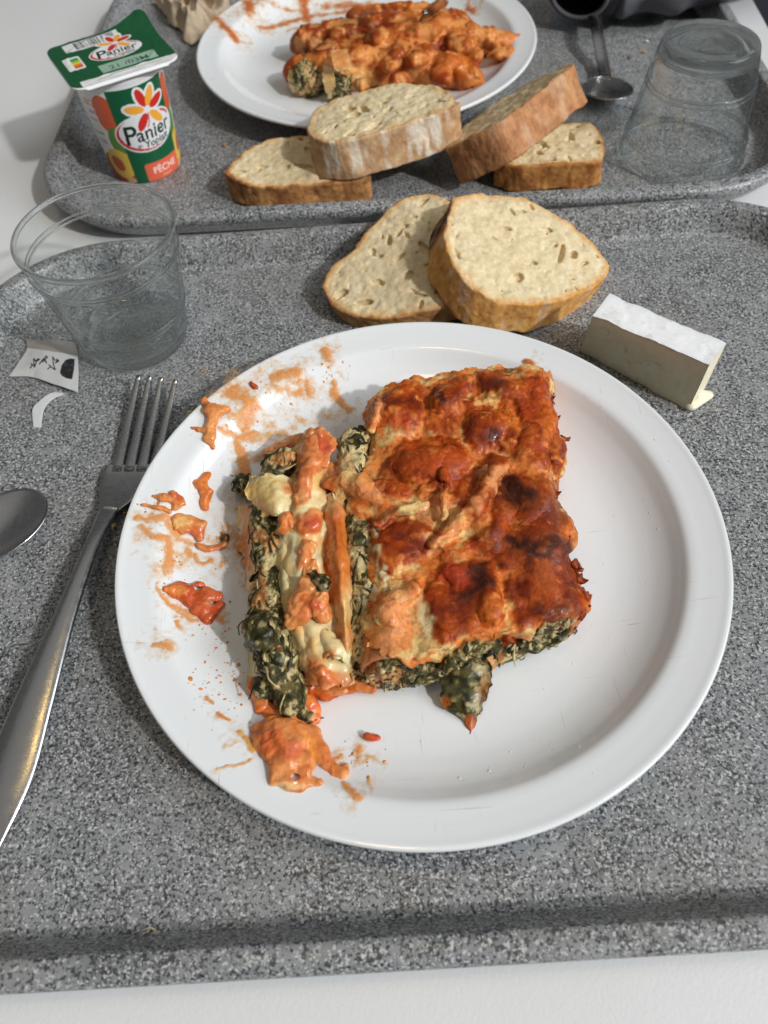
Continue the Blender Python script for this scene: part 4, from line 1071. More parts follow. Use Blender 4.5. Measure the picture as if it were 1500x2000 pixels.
    # browned sheets of sauce lying on the paler cream and pasta underneath
    PT = [[(565, 225), (620, 170), (690, 118), (745, 130), (795, 165), (770, 240), (750, 290), (700, 295), (650, 255), (600, 240)],
          [(795, 150), (850, 110), (945, 100), (955, 160), (900, 200), (905, 280), (860, 330), (770, 300), (755, 285), (775, 230)],
          [(960, 90), (1010, 75), (1060, 100), (1110, 110), (1190, 85), (1230, 120), (1260, 260), (1300, 370), (1270, 470), (1180, 430), (1090, 410), (1100, 360), (1120, 300), (1090, 200), (1030, 180), (960, 180)],
          [(910, 190), (1080, 190), (1118, 300), (1100, 385), (1010, 365), (950, 385), (920, 340)],
          [(640, 380), (690, 330), (800, 325), (900, 340), (945, 420), (920, 480), (870, 520), (800, 520), (780, 490), (690, 500), (650, 470), (600, 460)],
          [(560, 480), (640, 470), (720, 520), (700, 545), (620, 545), (560, 510)],
          [(950, 440), (1010, 380), (1080, 400), (1090, 450), (1020, 500), (1000, 620), (960, 640), (900, 580), (860, 560), (880, 500)],
          [(540, 640), (640, 620), (760, 640), (860, 690), (820, 740), (760, 770), (690, 800), (650, 850), (620, 850), (570, 750)],
          [(1020, 490), (1100, 460), (1210, 470), (1250, 540), (1270, 640), (1300, 730), (1330, 800), (1385, 930), (1350, 980), (1200, 1000), (1120, 1030), (1080, 930), (1050, 860), (1040, 800), (960, 760), (890, 720), (960, 690), (1010, 640)],
          [(790, 820), (870, 790), (960, 780), (1040, 790), (1035, 870), (1080, 990), (1000, 1030), (900, 1060), (830, 1090), (790, 1000), (770, 900)]]
    sd = np.full(len(V), 99.0); wx = X + 9 * n2 + 10 * n1; wy = Y + 9 * fbm(V * 3.5, 3, 97) + 8 * fbm(V * 1.3, 3, 98)
    for pt in PT:
        pp = np.array([(420 + a / 1.875, 680 + b / 1.875) for a, b in pt]); sd = np.minimum(sd, poly_sdf(pp, wx, wy))
    sd = sd - 3.5; N = vnormals(V, Q); up = sstep(.1, .5, N[:, 2])
    V = V + N * (up * (.20 * sstep(3, -20, sd) - .05))[:, None]
    pm = np.where(V[:, 2] > 2.9, sstep(4, -5, sd + 5 * n3), .6)
    c = mix(np.tile(REDO, (len(V), 1)), DRED, sstep(.0, .5, n1 + .4 * n2)); c = mix(c, ORG2, .85 * sstep(.08, .45, -n1 + .35 * n3)); c = mix(c, ORG, .8 * sstep(.24, .5, -n2 - .3 * n1))
    und = mix(np.tile(lin(218, 132, 64), (len(V), 1)), lin(226, 190, 122), sstep(-.05, .35, n1 + .5 * n2)); und = mix(und, lin(206, 108, 44), sstep(.1, .4, -n1 + .4 * n3))
    c = mix(c, lin(206, 104, 40), .55 * sstep(-12, -1, sd)); c = mix(und, c, pm)
    c = mix(c, ORG2, .75 * sstep(2.9, 2.3, V[:, 2]))
    c = splats(V, c, [
        (968, 930, 40, 20, -35, PINK, .85), (925, 1000, 20, 45, 35, PINK, .7), (868, 1050, 60, 15, -35, PINK, .8), (765, 1225, 36, 62, 12, PINK, .95), (745, 1280, 30, 26, 0, PINK, .9), (800, 1150, 16, 40, 20, PINK, .7),
        (700, 955, 60, 26, 20, PINK, .75), (725, 900, 18, 50, 5, ORG, .8), (735, 800, 10, 36, 5, PINK, .8), (850, 1000, 46, 22, -20, PINK, .6), (845, 800, 16, 40, 5, ORG2, .7), (880, 830, 18, 30, 0, ORG2, .6),
        (955, 775, 34, 12, -15, PASTO, .9), (826, 1215, 14, 52, -6, PASTA, .95), (742, 1130, 10, 44, -15, PASTA, .9), (720, 1060, 9, 34, -8, PASTA, .85), (700, 1030, 12, 30, 10, PASTO, .7), (775, 1128, 30, 10, -25, PASTO, .8), (905, 1010, 36, 9, 35, PASTO, .7),
        (1000, 1200, 9, 36, -10, PASTO, .7), (860, 1060, 40, 9, -30, PASTO, .6), (940, 1035, 30, 14, 30, ORG, .8), (1015, 905, 36, 16, -20, ORG, .4), (1075, 850, 14, 40, 0, ORG2, .8), (1090, 960, 12, 60, 0, ORG2, .9), (1092, 1040, 10, 30, 0, ORG, .7),
        (820, 905, 40, 30, 0, REDO, .7), (870, 900, 60, 30, 0, lin(190, 78, 26), .7), (800, 1035, 50, 30, 0, DRED, .5), (780, 830, 40, 30, 0, lin(176, 52, 20), .6), (890, 1120, 30, 36, 0, lin(190, 60, 30), .7),
        (1055, 1015, 60, 120, 0, BROWN, .22), (1015, 970, 60, 40, 10, BROWN, .75), (1012, 962, 40, 24, 10, BURN, .85), (1050, 1072, 88, 36, 5, BROWN, .75), (1030, 1068, 58, 20, 5, BURN, .85), (1090, 1075, 24, 18, 0, BURN, .7), (934, 1130, 32, 56, 8, BROWN, .7), (932, 1130, 20, 42, 8, BURN, .85), (900, 1165, 26, 18, 0, BURN, .4),
        (1088, 1000, 22, 50, 0, BROWN, .7), (974, 853, 16, 13, 0, BURN, .75), (858, 776, 18, 9, 20, BURN, .8), (985, 730, 36, 8, 0, BROWN, .8), (920, 748, 40, 8, 0, BROWN, .6), (1095, 1180, 55, 36, -20, BROWN, .55), (1120, 1110, 24, 40, 0, BROWN, .6), (1070, 1190, 22, 14, 0, lin(90, 34, 22), .7),
        (1045, 1125, 50, 26, 0, lin(186, 92, 44), .6), (1040, 780, 24, 60, 0, lin(178, 66, 22), .7), (960, 900, 22, 12, 0, BROWN, .6)], 3, 34)
    c = mix(c, BROWN, .45 * sstep(.3, .6, n3 + .3 * n2))
    mesh('sauce_crust', V, Q, M_SAUCE, food, c)
    # crisp shards along the torn right edge
    rs = np.random.RandomState(8); VV = []; QQ = []; off = 0
    edge = [(1085, 770), (1098, 820), (1108, 872), (1096, 930), (1090, 960), (1112, 1060), (1135, 1100), (1142, 1130), (1152, 1160), (1155, 1172), (1148, 1190), (1120, 1205), (1000, 1240), (990, 1215)]
    for px, py in edge:
        for q in range(3):
            p = W(px + rs.uniform(-20, -8), py + rs.uniform(-14, 14), 2.75 + rs.uniform(-.3, .4)); a = rs.uniform(-.9, .6); L = rs.uniform(.15, .42)
            d = np.array([math.cos(a), math.sin(a), rs.uniform(-.5, .3)]); s = np.cross(d, [0, 0, 1.]); k = 6
            t = np.linspace(-.4, 1, k); w = .2 * (1 - np.clip(t, 0, 1)) ** .6 + .02
            path = p + d * (t * L)[:, None] + np.array([0, 0, .1]) * np.sin(t * 5 + q)[:, None]
            P = np.stack([path - s * w[:, None], path + np.array([0, 0, .05]), path + s * w[:, None], path - np.array([0, 0, .05])], 1)
            VV.append(P.reshape(-1, 3)); i = np.arange(k - 1)
            for j in range(4): QQ.append(np.stack([i * 4 + j, (i + 1) * 4 + j, (i + 1) * 4 + (j + 1) % 4, i * 4 + (j + 1) % 4], 1) + off)
            off += 4 * k
    V = np.vstack(VV); o = mesh('crisp_edge', V, np.vstack(QQ), M_SAUCE, food, mix(np.tile(BROWN, (len(V), 1)), REDO, np.clip(.5 + fbm(V * 3, 2, 2), 0, 1))); o['kind'] = 'stuff'
crust()

def rand_leaves(V, N, parent, n, seed, size=.42):
    rs = np.random.RandomState(seed); vis = np.where(N[:, 2] > 0.15)[0]
    for q in range(n):
        i = rs.choice(vis); p, nn = V[i], N[i]
        t = np.array([.3, 1., 0]) + rs.randn(3) * .5; t = t - nn * (t @ nn); t /= np.linalg.norm(t); b = np.cross(nn, t)
        L, w = size * rs.uniform(.7, 1.5), size * rs.uniform(.35, .7); k = 12
        s = np.linspace(-1, 1, k); U, S = np.meshgrid(s, s, indexing='ij')
        X = U * L; Y = S * w * np.sqrt(np.clip(1.02 - U ** 2, .02, 1))
        P = p + X[..., None] * t + Y[..., None] * b; P = P.reshape(-1, 3)
        P = P + nn * (.05 - .35 * (X ** 2 + Y ** 2) / size + .10 * fbm(P * 3.2, 2, seed + q).reshape(X.shape)).reshape(-1, 1) + .07 * np.stack([fbm(P * 4, 2, q), fbm(P * 4, 2, q + 5), 0 * P[:, 0]], 1)
        B = P - nn * .03; Q = grid_faces(k, k)
        c = mix(np.tile(GDK, (len(P), 1)), GMD, np.clip(.25 + fbm(P * 5, 2, 3) * 1.2 + rs.uniform(-.3, .2), 0, 1)); c = mix(c, CREAM, .7 * sstep(.25, .45, fbm(P * 3.5, 3, q + 9)))
        mesh('spinach_leaf', np.vstack([P, B]), np.vstack([Q, Q[:, ::-1] + len(P)]), M_LEAF, parent, np.vstack([c, c]))
def fill_rod(name, chain, blobs, seed, nshred, stain, cream=0.0):
    pts = [W(px, py, z) for px, py, z, r in chain]; rad = [r for *_, r in chain]
    A = np.array(pts + [W(b[0], b[1], b[2]) for b in blobs]); f = Field(A.min(0) - 1.5, A.max(0) + 1.4, 0.065)
    f.cap(pts, rad, .15, .8)
    for px, py, z, r in blobs: f.ell(W(px, py, z), (r, r * 1.1, r * .85), .2)
    V, Q = f.mesh(); V = displaced(V, Q, [(.26, 1.1, seed), (.10, 3.0, seed + 1), (.07, 8, seed + 2)])
    o = mesh(name, V, Q, M_FILL, food, filling_col(V, seed + 6, stain, cream))
    rand_leaves(V, vnormals(V, Q), o, min(16, max(9, nshred // 6)), seed + 31)
    shreds('spinach_shreds', V, vnormals(V, Q), o, nshred, seed)
    return o
fill_rod('filling', [(540, 905, 2.8, .55), (516, 985, 2.5, .5), (528, 1090, 2.5, .56), (522, 1190, 2.4, .7), (542, 1290, 2.25, .78), (568, 1365, 1.85, .55)],
         [(505, 1232, 2.7, .62), (474, 948, 1.8, .48), (555, 900, 2.9, .5), (520, 1345, 1.9, .4), (598, 1395, 1.6, .3)], 110, 90, .6, -.02)
fill_rod('filling', [(684, 868, 3.0, .66), (694, 960, 2.8, .62), (706, 1060, 2.8, .66), (722, 1160, 2.65, .74), (722, 1270, 2.3, .72)], [(698, 858, 3.15, .42)], 140, 40, .3, .3)
fill_rod('filling', [(722, 1308, 2.0, .54), (800, 1312, 1.95, .56), (880, 1297, 1.95, .56), (960, 1270, 1.95, .56), (1040, 1243, 1.85, .52), (1085, 1230, 1.85, .45)], [], 170, 50, .6, -.04)

def pasta(rows, seed, colf, nu=26, nv=90, thick=.13, name='pasta_sheet', amp=.17, edge=.16, sauce=()):
    R = [[W(*p) for p in r] for r in rows]
    V, Q, nn = sheet(R, nu, nv, thick, amp, 1.35, seed, edge)
    n = fbm(V * 1.4, 3, seed + 3)
    c = mix(np.tile(PASTA, (len(V), 1)), PASTO, np.clip(.25 + n * 1.2, 0, 1)); c = colf(V, c)
    if sauce:                                            # sauce left clinging to the sheet, with its own thickness
        X, Y = proj(V); m1 = fbm(V * 3, 3, seed + 8); X = X + 7 * m1; Y = Y + 7 * fbm(V * 3, 3, seed + 9); sd = np.full(len(V), 99.)
        for pt in sauce: sd = np.minimum(sd, poly_sdf(np.array([(420 + a / 1.875, 680 + b / 1.875) for a, b in pt]), X, Y))
        N = vnormals(V, Q); top = np.arange(len(V)) < nn
        V = V + N * (top * .22 * sstep(2, -14, sd) * (1 + .6 * fbm(V * 2.4, 2, seed + 10)))[:, None]
        sc2 = mix(np.tile(lin(228, 152, 90), (len(V), 1)), lin(208, 112, 54), np.clip(.5 + 1.5 * fbm(V * 2.2, 3, seed + 12), 0, 1)); sc2 = splats(V, sc2, ((612, 1022, 18, 18, 0, TOM, .8), (630, 860, 14, 20, 0, TOM, .6)), 3, 8)
        c = mix(c, sc2, sstep(3, -4, sd + 3 * m1))
    return mesh(name, V, Q, M_PASTA, food, c)
stn = lambda *l: (lambda V, c: splats(V, c, l, 7, 14))
pasta([[(462, 995, 1.3), (482, 985, 1.9), (505, 990, 2.5)], [(466, 1080, 1.35), (486, 1080, 2.0), (512, 1085, 2.6)], [(484, 1150, 1.3), (492, 1160, 1.9), (515, 1160, 2.4)], [(484, 1250, 1.3), (496, 1255, 1.8), (520, 1260, 2.3)], [(490, 1340, 1.3), (500, 1345, 1.7), (525, 1345, 2.1)]], 201, stn((480, 1080, 14, 60, 0, ORG2, .7), (500, 1345, 24, 20, 0, ORG2, .8), (488, 1000, 20, 30, 0, ORG, .6)))
pasta([[(484, 936, 3.0), (512, 925, 3.45), (545, 930, 3.4), (585, 942, 3.1)], [(482, 962, 3.0), (518, 955, 3.55), (552, 958, 3.5), (590, 965, 3.1)], [(492, 985, 2.9), (525, 985, 3.5), (556, 985, 3.45), (585, 985, 3.1)], [(512, 1010, 2.8), (535, 1008, 3.3), (556, 1008, 3.3), (578, 1008, 3.0)]], 205, stn((510, 955, 40, 30, 0, lin(236, 196, 116), .6), (575, 955, 20, 14, 20, ORG, .8)), 50, 50)
pasta([[(556, 880, 2.2), (592, 850, 2.9), (622, 838, 3.3), (648, 852, 2.9)], [(560, 940, 2.4), (585, 930, 3.3), (605, 925, 3.55), (640, 935, 3.0)], [(534, 1010, 2.5), (562, 1003, 3.2), (598, 1000, 3.55), (646, 1008, 3.0)], [(530, 1100, 2.5), (556, 1098, 3.1), (592, 1095, 3.4), (652, 1100, 2.8)], [(548, 1200, 2.4), (572, 1200, 2.95), (606, 1200, 3.2), (660, 1200, 2.7)], [(580, 1290, 2.2), (602, 1290, 2.6), (632, 1285, 2.9), (690, 1280, 2.4)], [(602, 1340, 1.8), (618, 1342, 2.1), (650, 1338, 2.3), (700, 1332, 1.9)]], 211,
      stn((640, 900, 14, 70, 0, ORG2, .6), (560, 1120, 12, 90, 0, PASTO, .5), (630, 1330, 60, 22, 0, ORG2, .8), (640, 1120, 14, 90, 0, ORG2, .7), (605, 900, 14, 60, 10, PINK, .7), (560, 900, 20, 40, 0, ORG, .5), (620, 1290, 26, 14, 0, ORG, .5)), 60, 200, sauce=[[(335, 290), (400, 280), (420, 330), (400, 420), (360, 480), (345, 560), (300, 600), (275, 560), (300, 470), (310, 380)], [(295, 620), (350, 580), (395, 600), (385, 680), (330, 700), (300, 680)], [(320, 700), (360, 720), (350, 790), (300, 820), (300, 760)], [(340, 1130), (420, 1180), (470, 1240), (400, 1265), (340, 1220)]])
pasta([[(545, 1020, 2.7), (556, 1014, 3.0), (568, 1016, 3.0)], [(536, 1090, 2.7), (552, 1086, 3.1), (566, 1090, 3.1)], [(548, 1160, 2.7), (562, 1156, 3.1), (576, 1160, 3.0)], [(572, 1240, 2.5), (584, 1236, 2.9), (600, 1240, 2.8)], [(590, 1300, 2.2), (602, 1300, 2.5), (616, 1300, 2.4)]], 215, stn((560, 1200, 14, 60, 10, ORG, .5)), 20, 100)
pasta([[(630, 975, 2.9), (652, 962, 3.45), (680, 975, 3.0)], [(632, 1060, 2.9), (658, 1052, 3.62), (686, 1060, 3.0)], [(640, 1140, 2.9), (666, 1133, 3.58), (694, 1140, 2.9)], [(654, 1230, 2.7), (674, 1228, 3.3), (693, 1230, 2.7)], [(666, 1282, 2.4), (677, 1285, 2.9), (687, 1286, 2.5)]], 221, stn((660, 1080, 40, 110, 0, lin(206, 112, 32), .95), (660, 1040, 12, 60, 0, lin(176, 78, 24), .6), (670, 1240, 26, 40, 0, ORG2, .6), (676, 1190, 8, 50, 0, PASTO, .5)), 34, 110)
pasta([[(612, 1240, 2.7), (625, 1232, 3.0), (640, 1228, 3.0)], [(618, 1265, 2.8), (645, 1260, 3.2), (678, 1262, 2.9)], [(640, 1290, 2.8), (655, 1285, 3.1), (680, 1290, 2.8)]], 227, stn((640, 1285, 10, 26, 30, ORG, .8)), 30, 40)
pasta([[(660, 900, 2.9), (672, 950, 3.1)], [(640, 905, 2.9), (640, 950, 3.0)], [(628, 900, 2.6), (630, 960, 2.7)]], 229, stn((645, 930, 40, 40, 0, ORG2, .7)), 20, 20)

def sauce_body(name, parts, seed, colr, sp=(), parent=None, h=0.055, mat=None, amps=((.08, 2.0), (.04, 5)), hole=None, k=.16, flat=.62):
    """parts: chains of (x,y,z,r) already in the place"""
    A = np.array([q[:3] for ch in parts for q in ch]); m_ = max(q[3] for ch in parts for q in ch) + .35
    f = Field(A.min(0) - m_, A.max(0) + m_, h)
    for ch in parts:
        if len(ch) == 1: f.ell(ch[0][:3], (ch[0][3], ch[0][3], ch[0][3] * .75), k)
        else: f.cap([q[:3] for q in ch], [q[3] for q in ch], k, flat)
    if hole is not None: f.ell(hole[:3], (hole[3], hole[3] * .8, 1.5), 0, 0, sub=True)
    V, Q = f.mesh(); V = displaced(V, Q, [(a, fr, seed + i) for i, (a, fr) in enumerate(amps)])
    if not len(V): return None
    V = V + .14 * np.stack([fbm(V * 1.6, 2, seed + 11), fbm(V * 1.6, 2, seed + 12), .5 * fbm(V * 1.6, 2, seed + 13)], 1)
    n = fbm(V * 1.8, 3, seed + 7)
    c = mix(np.tile(colr[0], (len(V), 1)), colr[1], np.clip(.5 + 1.3 * n, 0, 1)); c = splats(V, c, sp, seed, 8)
    return mesh(name, V, Q, mat or M_WET, parent, c)
def ch(*pts): return [(*W(px, py, z), r) for px, py, z, r in pts]
def cp(*pts, c=PC): return [(*onplate(px, py, h, c), r) for px, py, h, r in pts]
OP = (lin(228, 152, 88), lin(210, 118, 60))
sauce_body('sauce_bed', [ch((600, 900, 2.0, .8), (605, 1000, 2.0, 1.0), (612, 1150, 2.0, 1.05), (640, 1270, 1.8, .95), (650, 1310, 1.6, .7)), ch((690, 1290, 1.5, .5), (700, 1330, 1.4, .4), (640, 1345, 1.4, .45), (600, 1330, 1.5, .5))], 301, (ORG2, lin(190, 84, 28)), (), food, .08)
sauce_body('sauce_dollop', [ch((555, 1015, 3.35, .36), (566, 1032, 3.2, .40), (574, 1048, 3.0, .26))], 313, OP, ((560, 1020, 20, 20, 0, lin(226, 128, 66), .6),), food, amps=((.15, 1.8), (.08, 4.5)), flat=.5)
sauce_body('sauce_dollop', [ch((628, 848, 3.4, .3), (620, 868, 3.42, .24)), ch((640, 868, 3.35, .42), (632, 900, 3.3, .3))], 311, OP, ((628, 865, 14, 22, 0, TOM, .8), (612, 1022, 22, 24, 0, TOM, .75), (640, 880, 12, 12, 0, lin(190, 60, 50), .6), (560, 1020, 20, 20, 0, lin(226, 128, 66), .6), (600, 930, 16, 60, 0, PINK, .8)), food, amps=((.15, 1.8), (.08, 4.5)), flat=.42)
sauce_body('sauce_dollop', [ch((606, 1105, 3.4, .3), (604, 1150, 3.45, .42), (588, 1186, 3.35, .5), (570, 1206, 3.1, .36)), ch((620, 1178, 3.5, .46), (632, 1200, 3.3, .32)), ch((596, 1080, 3.45, .26), (612, 1066, 3.4, .2))], 321, OP, ((612, 1180, 16, 14, 0, TOM, .7), (585, 1200, 20, 12, 0, lin(230, 130, 76), .6)), food, amps=((.14, 2.0), (.08, 5)), flat=.5)
sauce_body('sauce_dollop', [ch((505, 1342, 1.7, .42), (515, 1372, 1.5, .36)), ch((598, 1372, 1.7, .42), (612, 1395, 1.5, .36), (588, 1408, 1.45, .3)), ch((540, 1395, 1.4, .4), (560, 1410, 1.4, .4))], 331, (ORG, lin(220, 100, 44)), ((600, 1385, 14, 12, 0, TOM, .5),), food)
sauce_body('sauce_dollop', [ch((560, 878, 2.2, .5), (530, 885, 1.6, .4), (590, 862, 2.6, .45))], 337, OP, ((565, 875, 14, 10, 0, TOM, .6),), food)
sauce_body('sauce_dollop', [ch((700, 1330, 1.5, .32), (725, 1338, 1.45, .25)), ch((640, 1346, 1.5, .3), (668, 1345, 1.5, .28))], 339, OP, (), food)
def leaf(rows, seed, name='spinach_leaf', sp=()):
    V, Q, nn = sheet([[W(*p) for p in r] for r in rows], 30, 40, .05, .13, 2.6, seed, .2)
    n = fbm(V * 4, 3, seed); c = mix(np.tile(GDK, (len(V), 1)), GMD, np.clip(.4 + n * 1.4, 0, 1)); c = mix(c, CREAM, .5 * sstep(.3, .5, fbm(V * 3, 2, seed + 3))); c = splats(V, c, sp, 5, 8)
    mesh(name, V, Q, M_LEAF, food, c)
leaf([[(864, 1296, 2.3), (902, 1296, 2.6), (962, 1290, 2.4)], [(860, 1335, 1.9), (905, 1335, 2.2), (958, 1330, 1.95)], [(864, 1372, 1.4), (896, 1366, 1.75), (950, 1364, 1.6)], [(898, 1402, 1.35), (918, 1396, 1.5), (942, 1388, 1.4)], [(912, 1432, 1.2), (918, 1434, 1.22), (924, 1428, 1.2)]], 409, 'spinach_tuft', ((920, 1420, 16, 22, 0, lin(176, 84, 34), .9), (870, 1370, 10, 10, 0, ORG2, .7), (950, 1345, 12, 30, 0, lin(150, 92, 40), .6)))
leaf([[(602, 1120, 3.75), (606, 1112, 3.8)], [(612, 1142, 3.7), (622, 1132, 3.95), (634, 1126, 3.8)], [(626, 1156, 3.6), (638, 1146, 3.85), (648, 1138, 3.7)], [(646, 1152, 3.6), (652, 1148, 3.65)]], 401)
leaf([[(476, 1220, 2.6), (486, 1202, 3.0)], [(474, 1238, 2.6), (496, 1222, 3.35), (520, 1200, 3.3)], [(478, 1262, 2.4), (502, 1250, 3.3), (532, 1232, 3.3)], [(500, 1278, 2.6), (525, 1268, 3.1)]], 403)
leaf([[(680, 846, 3.4), (690, 838, 3.5)], [(684, 862, 3.5), (700, 852, 3.75), (714, 846, 3.5)], [(698, 876, 3.4), (712, 866, 3.5), (716, 856, 3.3)]], 405)
leaf([[(705, 1120, 3.2), (716, 1116, 3.3)], [(712, 1150, 3.2), (726, 1146, 3.3), (738, 1140, 3.2)], [(724, 1180, 3.0), (738, 1172, 3.0)]], 407)

# ------------------------------------------------------------------ loose sauce on the near plate
def smear(label, strokes, seed, colr=lin(230, 152, 82), c=PC, thick=1.0, group='smears of sauce on the near plate', rough=0.42):
    """strokes: (list of photo points, width px, opacity) - a film lying on the glaze"""
    pts = np.vstack([np.array([onplate(px, py, 0, c)[:2] for px, py in s[0]]) for s in strokes]); 
    S = []
    for s in strokes:
        P = np.array([onplate(px, py, 0, c)[:2] for px, py in s[0]])
        sc_ = np.linalg.norm(onplate(s[0][0][0] + 20, s[0][0][1], 0, c)[:2] - onplate(s[0][0][0], s[0][0][1], 0, c)[:2]) / 20
        S.append((P, s[1] * sc_ * 1.4, s[2] * .92))
    m_ = max(s[1] for s in S) * 2.2 + .2
    lo = pts.min(0) - m_; hi = pts.max(0) + m_; h = 0.036 if c is PC else 0.06
    nx, ny = (np.ceil((hi - lo) / h).astype(int) + 1)
    x = lo[0] + h * np.arange(nx); y = lo[1] + h * np.arange(ny); X, Y = np.meshgrid(x, y, indexing='ij')
    q = np.c_[X.ravel(), Y.ravel(), 0 * X.ravel() + seed]
    n1 = fbm(q * 1.7, 4, seed, .6).reshape(X.shape); n2 = fbm(q * 5.5, 3, seed + 3).reshape(X.shape)
    H = np.full(X.shape, -1.0)
    wa = .16 if c is PC else .22
    X0, Y0 = X, Y; X = X + wa * fbm(q * 2.1, 3, seed + 21).reshape(X.shape) ; Y = Y + wa * fbm(q * 2.1, 3, seed + 22).reshape(X.shape)
    S = S + [(P, w * 2.0, op * .33) for P, w, op in S]
    for P, w, op in S:
        d = np.full(X.shape, 9.0)
        for a, b in zip(P[:-1], P[1:]):
            e = b - a; t = np.clip(((X - a[0]) * e[0] + (Y - a[1]) * e[1]) / (e @ e + 1e-9), 0, 1)
            d = np.minimum(d, np.hypot(X - a[0] - t * e[0], Y - a[1] - t * e[1]))
        H = np.maximum(H, op * (1 - (d / w)) + rough * n1 + rough * .55 * n2 - .02)
    keep = H > 0; X, Y = X0, Y0
    fk = keep[:-1, :-1] & keep[1:, :-1] & keep[1:, 1:] & keep[:-1, 1:]
    Q = grid_faces(nx, ny)[fk.ravel()]
    if not len(Q): return None
    u, inv = np.unique(Q, return_inverse=True); Q = inv.reshape(Q.shape)
    Hh = np.clip(H.ravel()[u], 0, 1.2)
    V = np.c_[X.ravel()[u], Y.ravel()[u], plate_h(X.ravel()[u], Y.ravel()[u], c) + .006 + .055 * thick * Hh ** .8]
    cc = mix(np.tile(lin(238, 186, 112), (len(V), 1)), np.array(colr), sstep(.1, .75, Hh))
    return tag(mesh('sauce_smear', V, Q, M_FILM, col=cc, attrs={'thick': np.clip(Hh * 1.3, 0, 1)}), label, 'sauce', group)
smear('broad thin orange smear on the upper left of the near plate', [([(455, 770), (485, 790), (478, 830)], 24, .75), ([(492, 795), (482, 842)], 12, .9), ([(432, 836), (468, 858), (500, 850)], 11, .9), ([(466, 858), (476, 900), (484, 945)], 11, 1.1), ([(470, 880), (480, 930)], 9, .9)], 501)
smear('short sauce daub at the top left of the near plate rim', [([(533, 737), (556, 730), (580, 726)], 12, 1.0), ([(565, 742), (592, 748)], 7, .5)], 503)
smear('small speckled sauce spot high on the near plate rim', [([(634, 688), (640, 702)], 10, .9)], 505)
smear('curved sauce streak running down inside the upper plate wall', [([(652, 750), (656, 772), (668, 788), (686, 800)], 9, 1.0)], 507)
smear('faint patch of sauce under the upper left daub', [([(545, 763), (566, 765), (590, 768)], 8, .6), ([(604, 752), (608, 772)], 7, .7), ([(450, 762), (462, 758)], 8, .8)], 509)
smear('pale oily smear behind the cut cannelloni', [([(500, 860), (540, 845), (590, 825)], 16, .45), ([(495, 900), (520, 880)], 10, .5), ([(610, 830), (640, 815)], 10, .35)], 511, lin(226, 170, 96))
smear('wide pale smear on the left rim of the near plate', [([(272, 1010), (290, 1018), (325, 1012)], 10, .9), ([(278, 1030), (300, 1050), (330, 1052)], 9, .9), ([(300, 1014), (290, 1040)], 14, .5), ([(330, 1015), (345, 1045)], 12, .7)], 513)
smear('column of sauce running down the left rim', [([(332, 1062), (334, 1085), (328, 1118)], 12, .9), ([(324, 1110), (324, 1122)], 6, .9), ([(341, 1100), (340, 1118)], 4, .7)], 515)
smear('branching thin streak of sauce left of the cannelloni', [([(368, 1072), (372, 1086)], 9, .9), ([(380, 1082), (388, 1098), (410, 1098)], 4.5, 1.0), ([(350, 1050), (375, 1062)], 9, .6)], 517)
smear('orange smear between the loose lumps and the cut tube', [([(440, 1090), (436, 1100)], 9, .7), ([(450, 1030), (462, 1050), (465, 1085)], 20, .55), ([(430, 1050), (455, 1045)], 8, .7)], 519, lin(222, 150, 74))
smear('curved sauce trail under the two-lobed lump', [([(306, 1135), (318, 1165), (345, 1195), (378, 1210), (392, 1206)], 6, .8), ([(340, 1185), (362, 1196), (372, 1200)], 10, .75), ([(350, 1215), (356, 1228)], 11, .85), ([(340, 1204), (352, 1206)], 7, .8), ([(428, 1208), (434, 1218)], 8, .7)], 521)
smear('small pale daub low on the left rim', [([(306, 1258), (318, 1262), (332, 1266)], 9, 1.0), ([(306, 1225), (306, 1248)], 6, .4)], 523)
smear('thin yellow streak at the lower left of the plate', [([(432, 1502), (455, 1494), (490, 1486)], 5, .8), ([(440, 1458), (478, 1450)], 5, .4), ([(470, 1435), (484, 1455), (496, 1468)], 9, .8)], 525, lin(226, 160, 60))
smear('sauce trail leading right from the bottom puddle', [([(652, 1484), (668, 1480)], 7, .9), ([(670, 1530), (682, 1545), (705, 1556)], 9, .9), ([(690, 1498), (716, 1482)], 5, .5), ([(700, 1462), (700, 1490)], 7, .6)], 527)
smear('sprinkle of thin sauce in front of the plate centre', [([(700, 1476), (730, 1480), (755, 1492)], 6, .5), ([(722, 1525), (728, 1545)], 6, .6)], 529, lin(236, 186, 100))
smear('small round spot of sauce at the back right of the plate', [([(1030, 706), (1038, 712)], 9, 1.1)], 531, ORG2, thick=2.0)
smear('pair of orange drips on the left plate wall', [([(412, 1360), (420, 1372)], 7, 1.0), ([(424, 1394), (444, 1406)], 7, 1.1)], 533, lin(226, 130, 40))

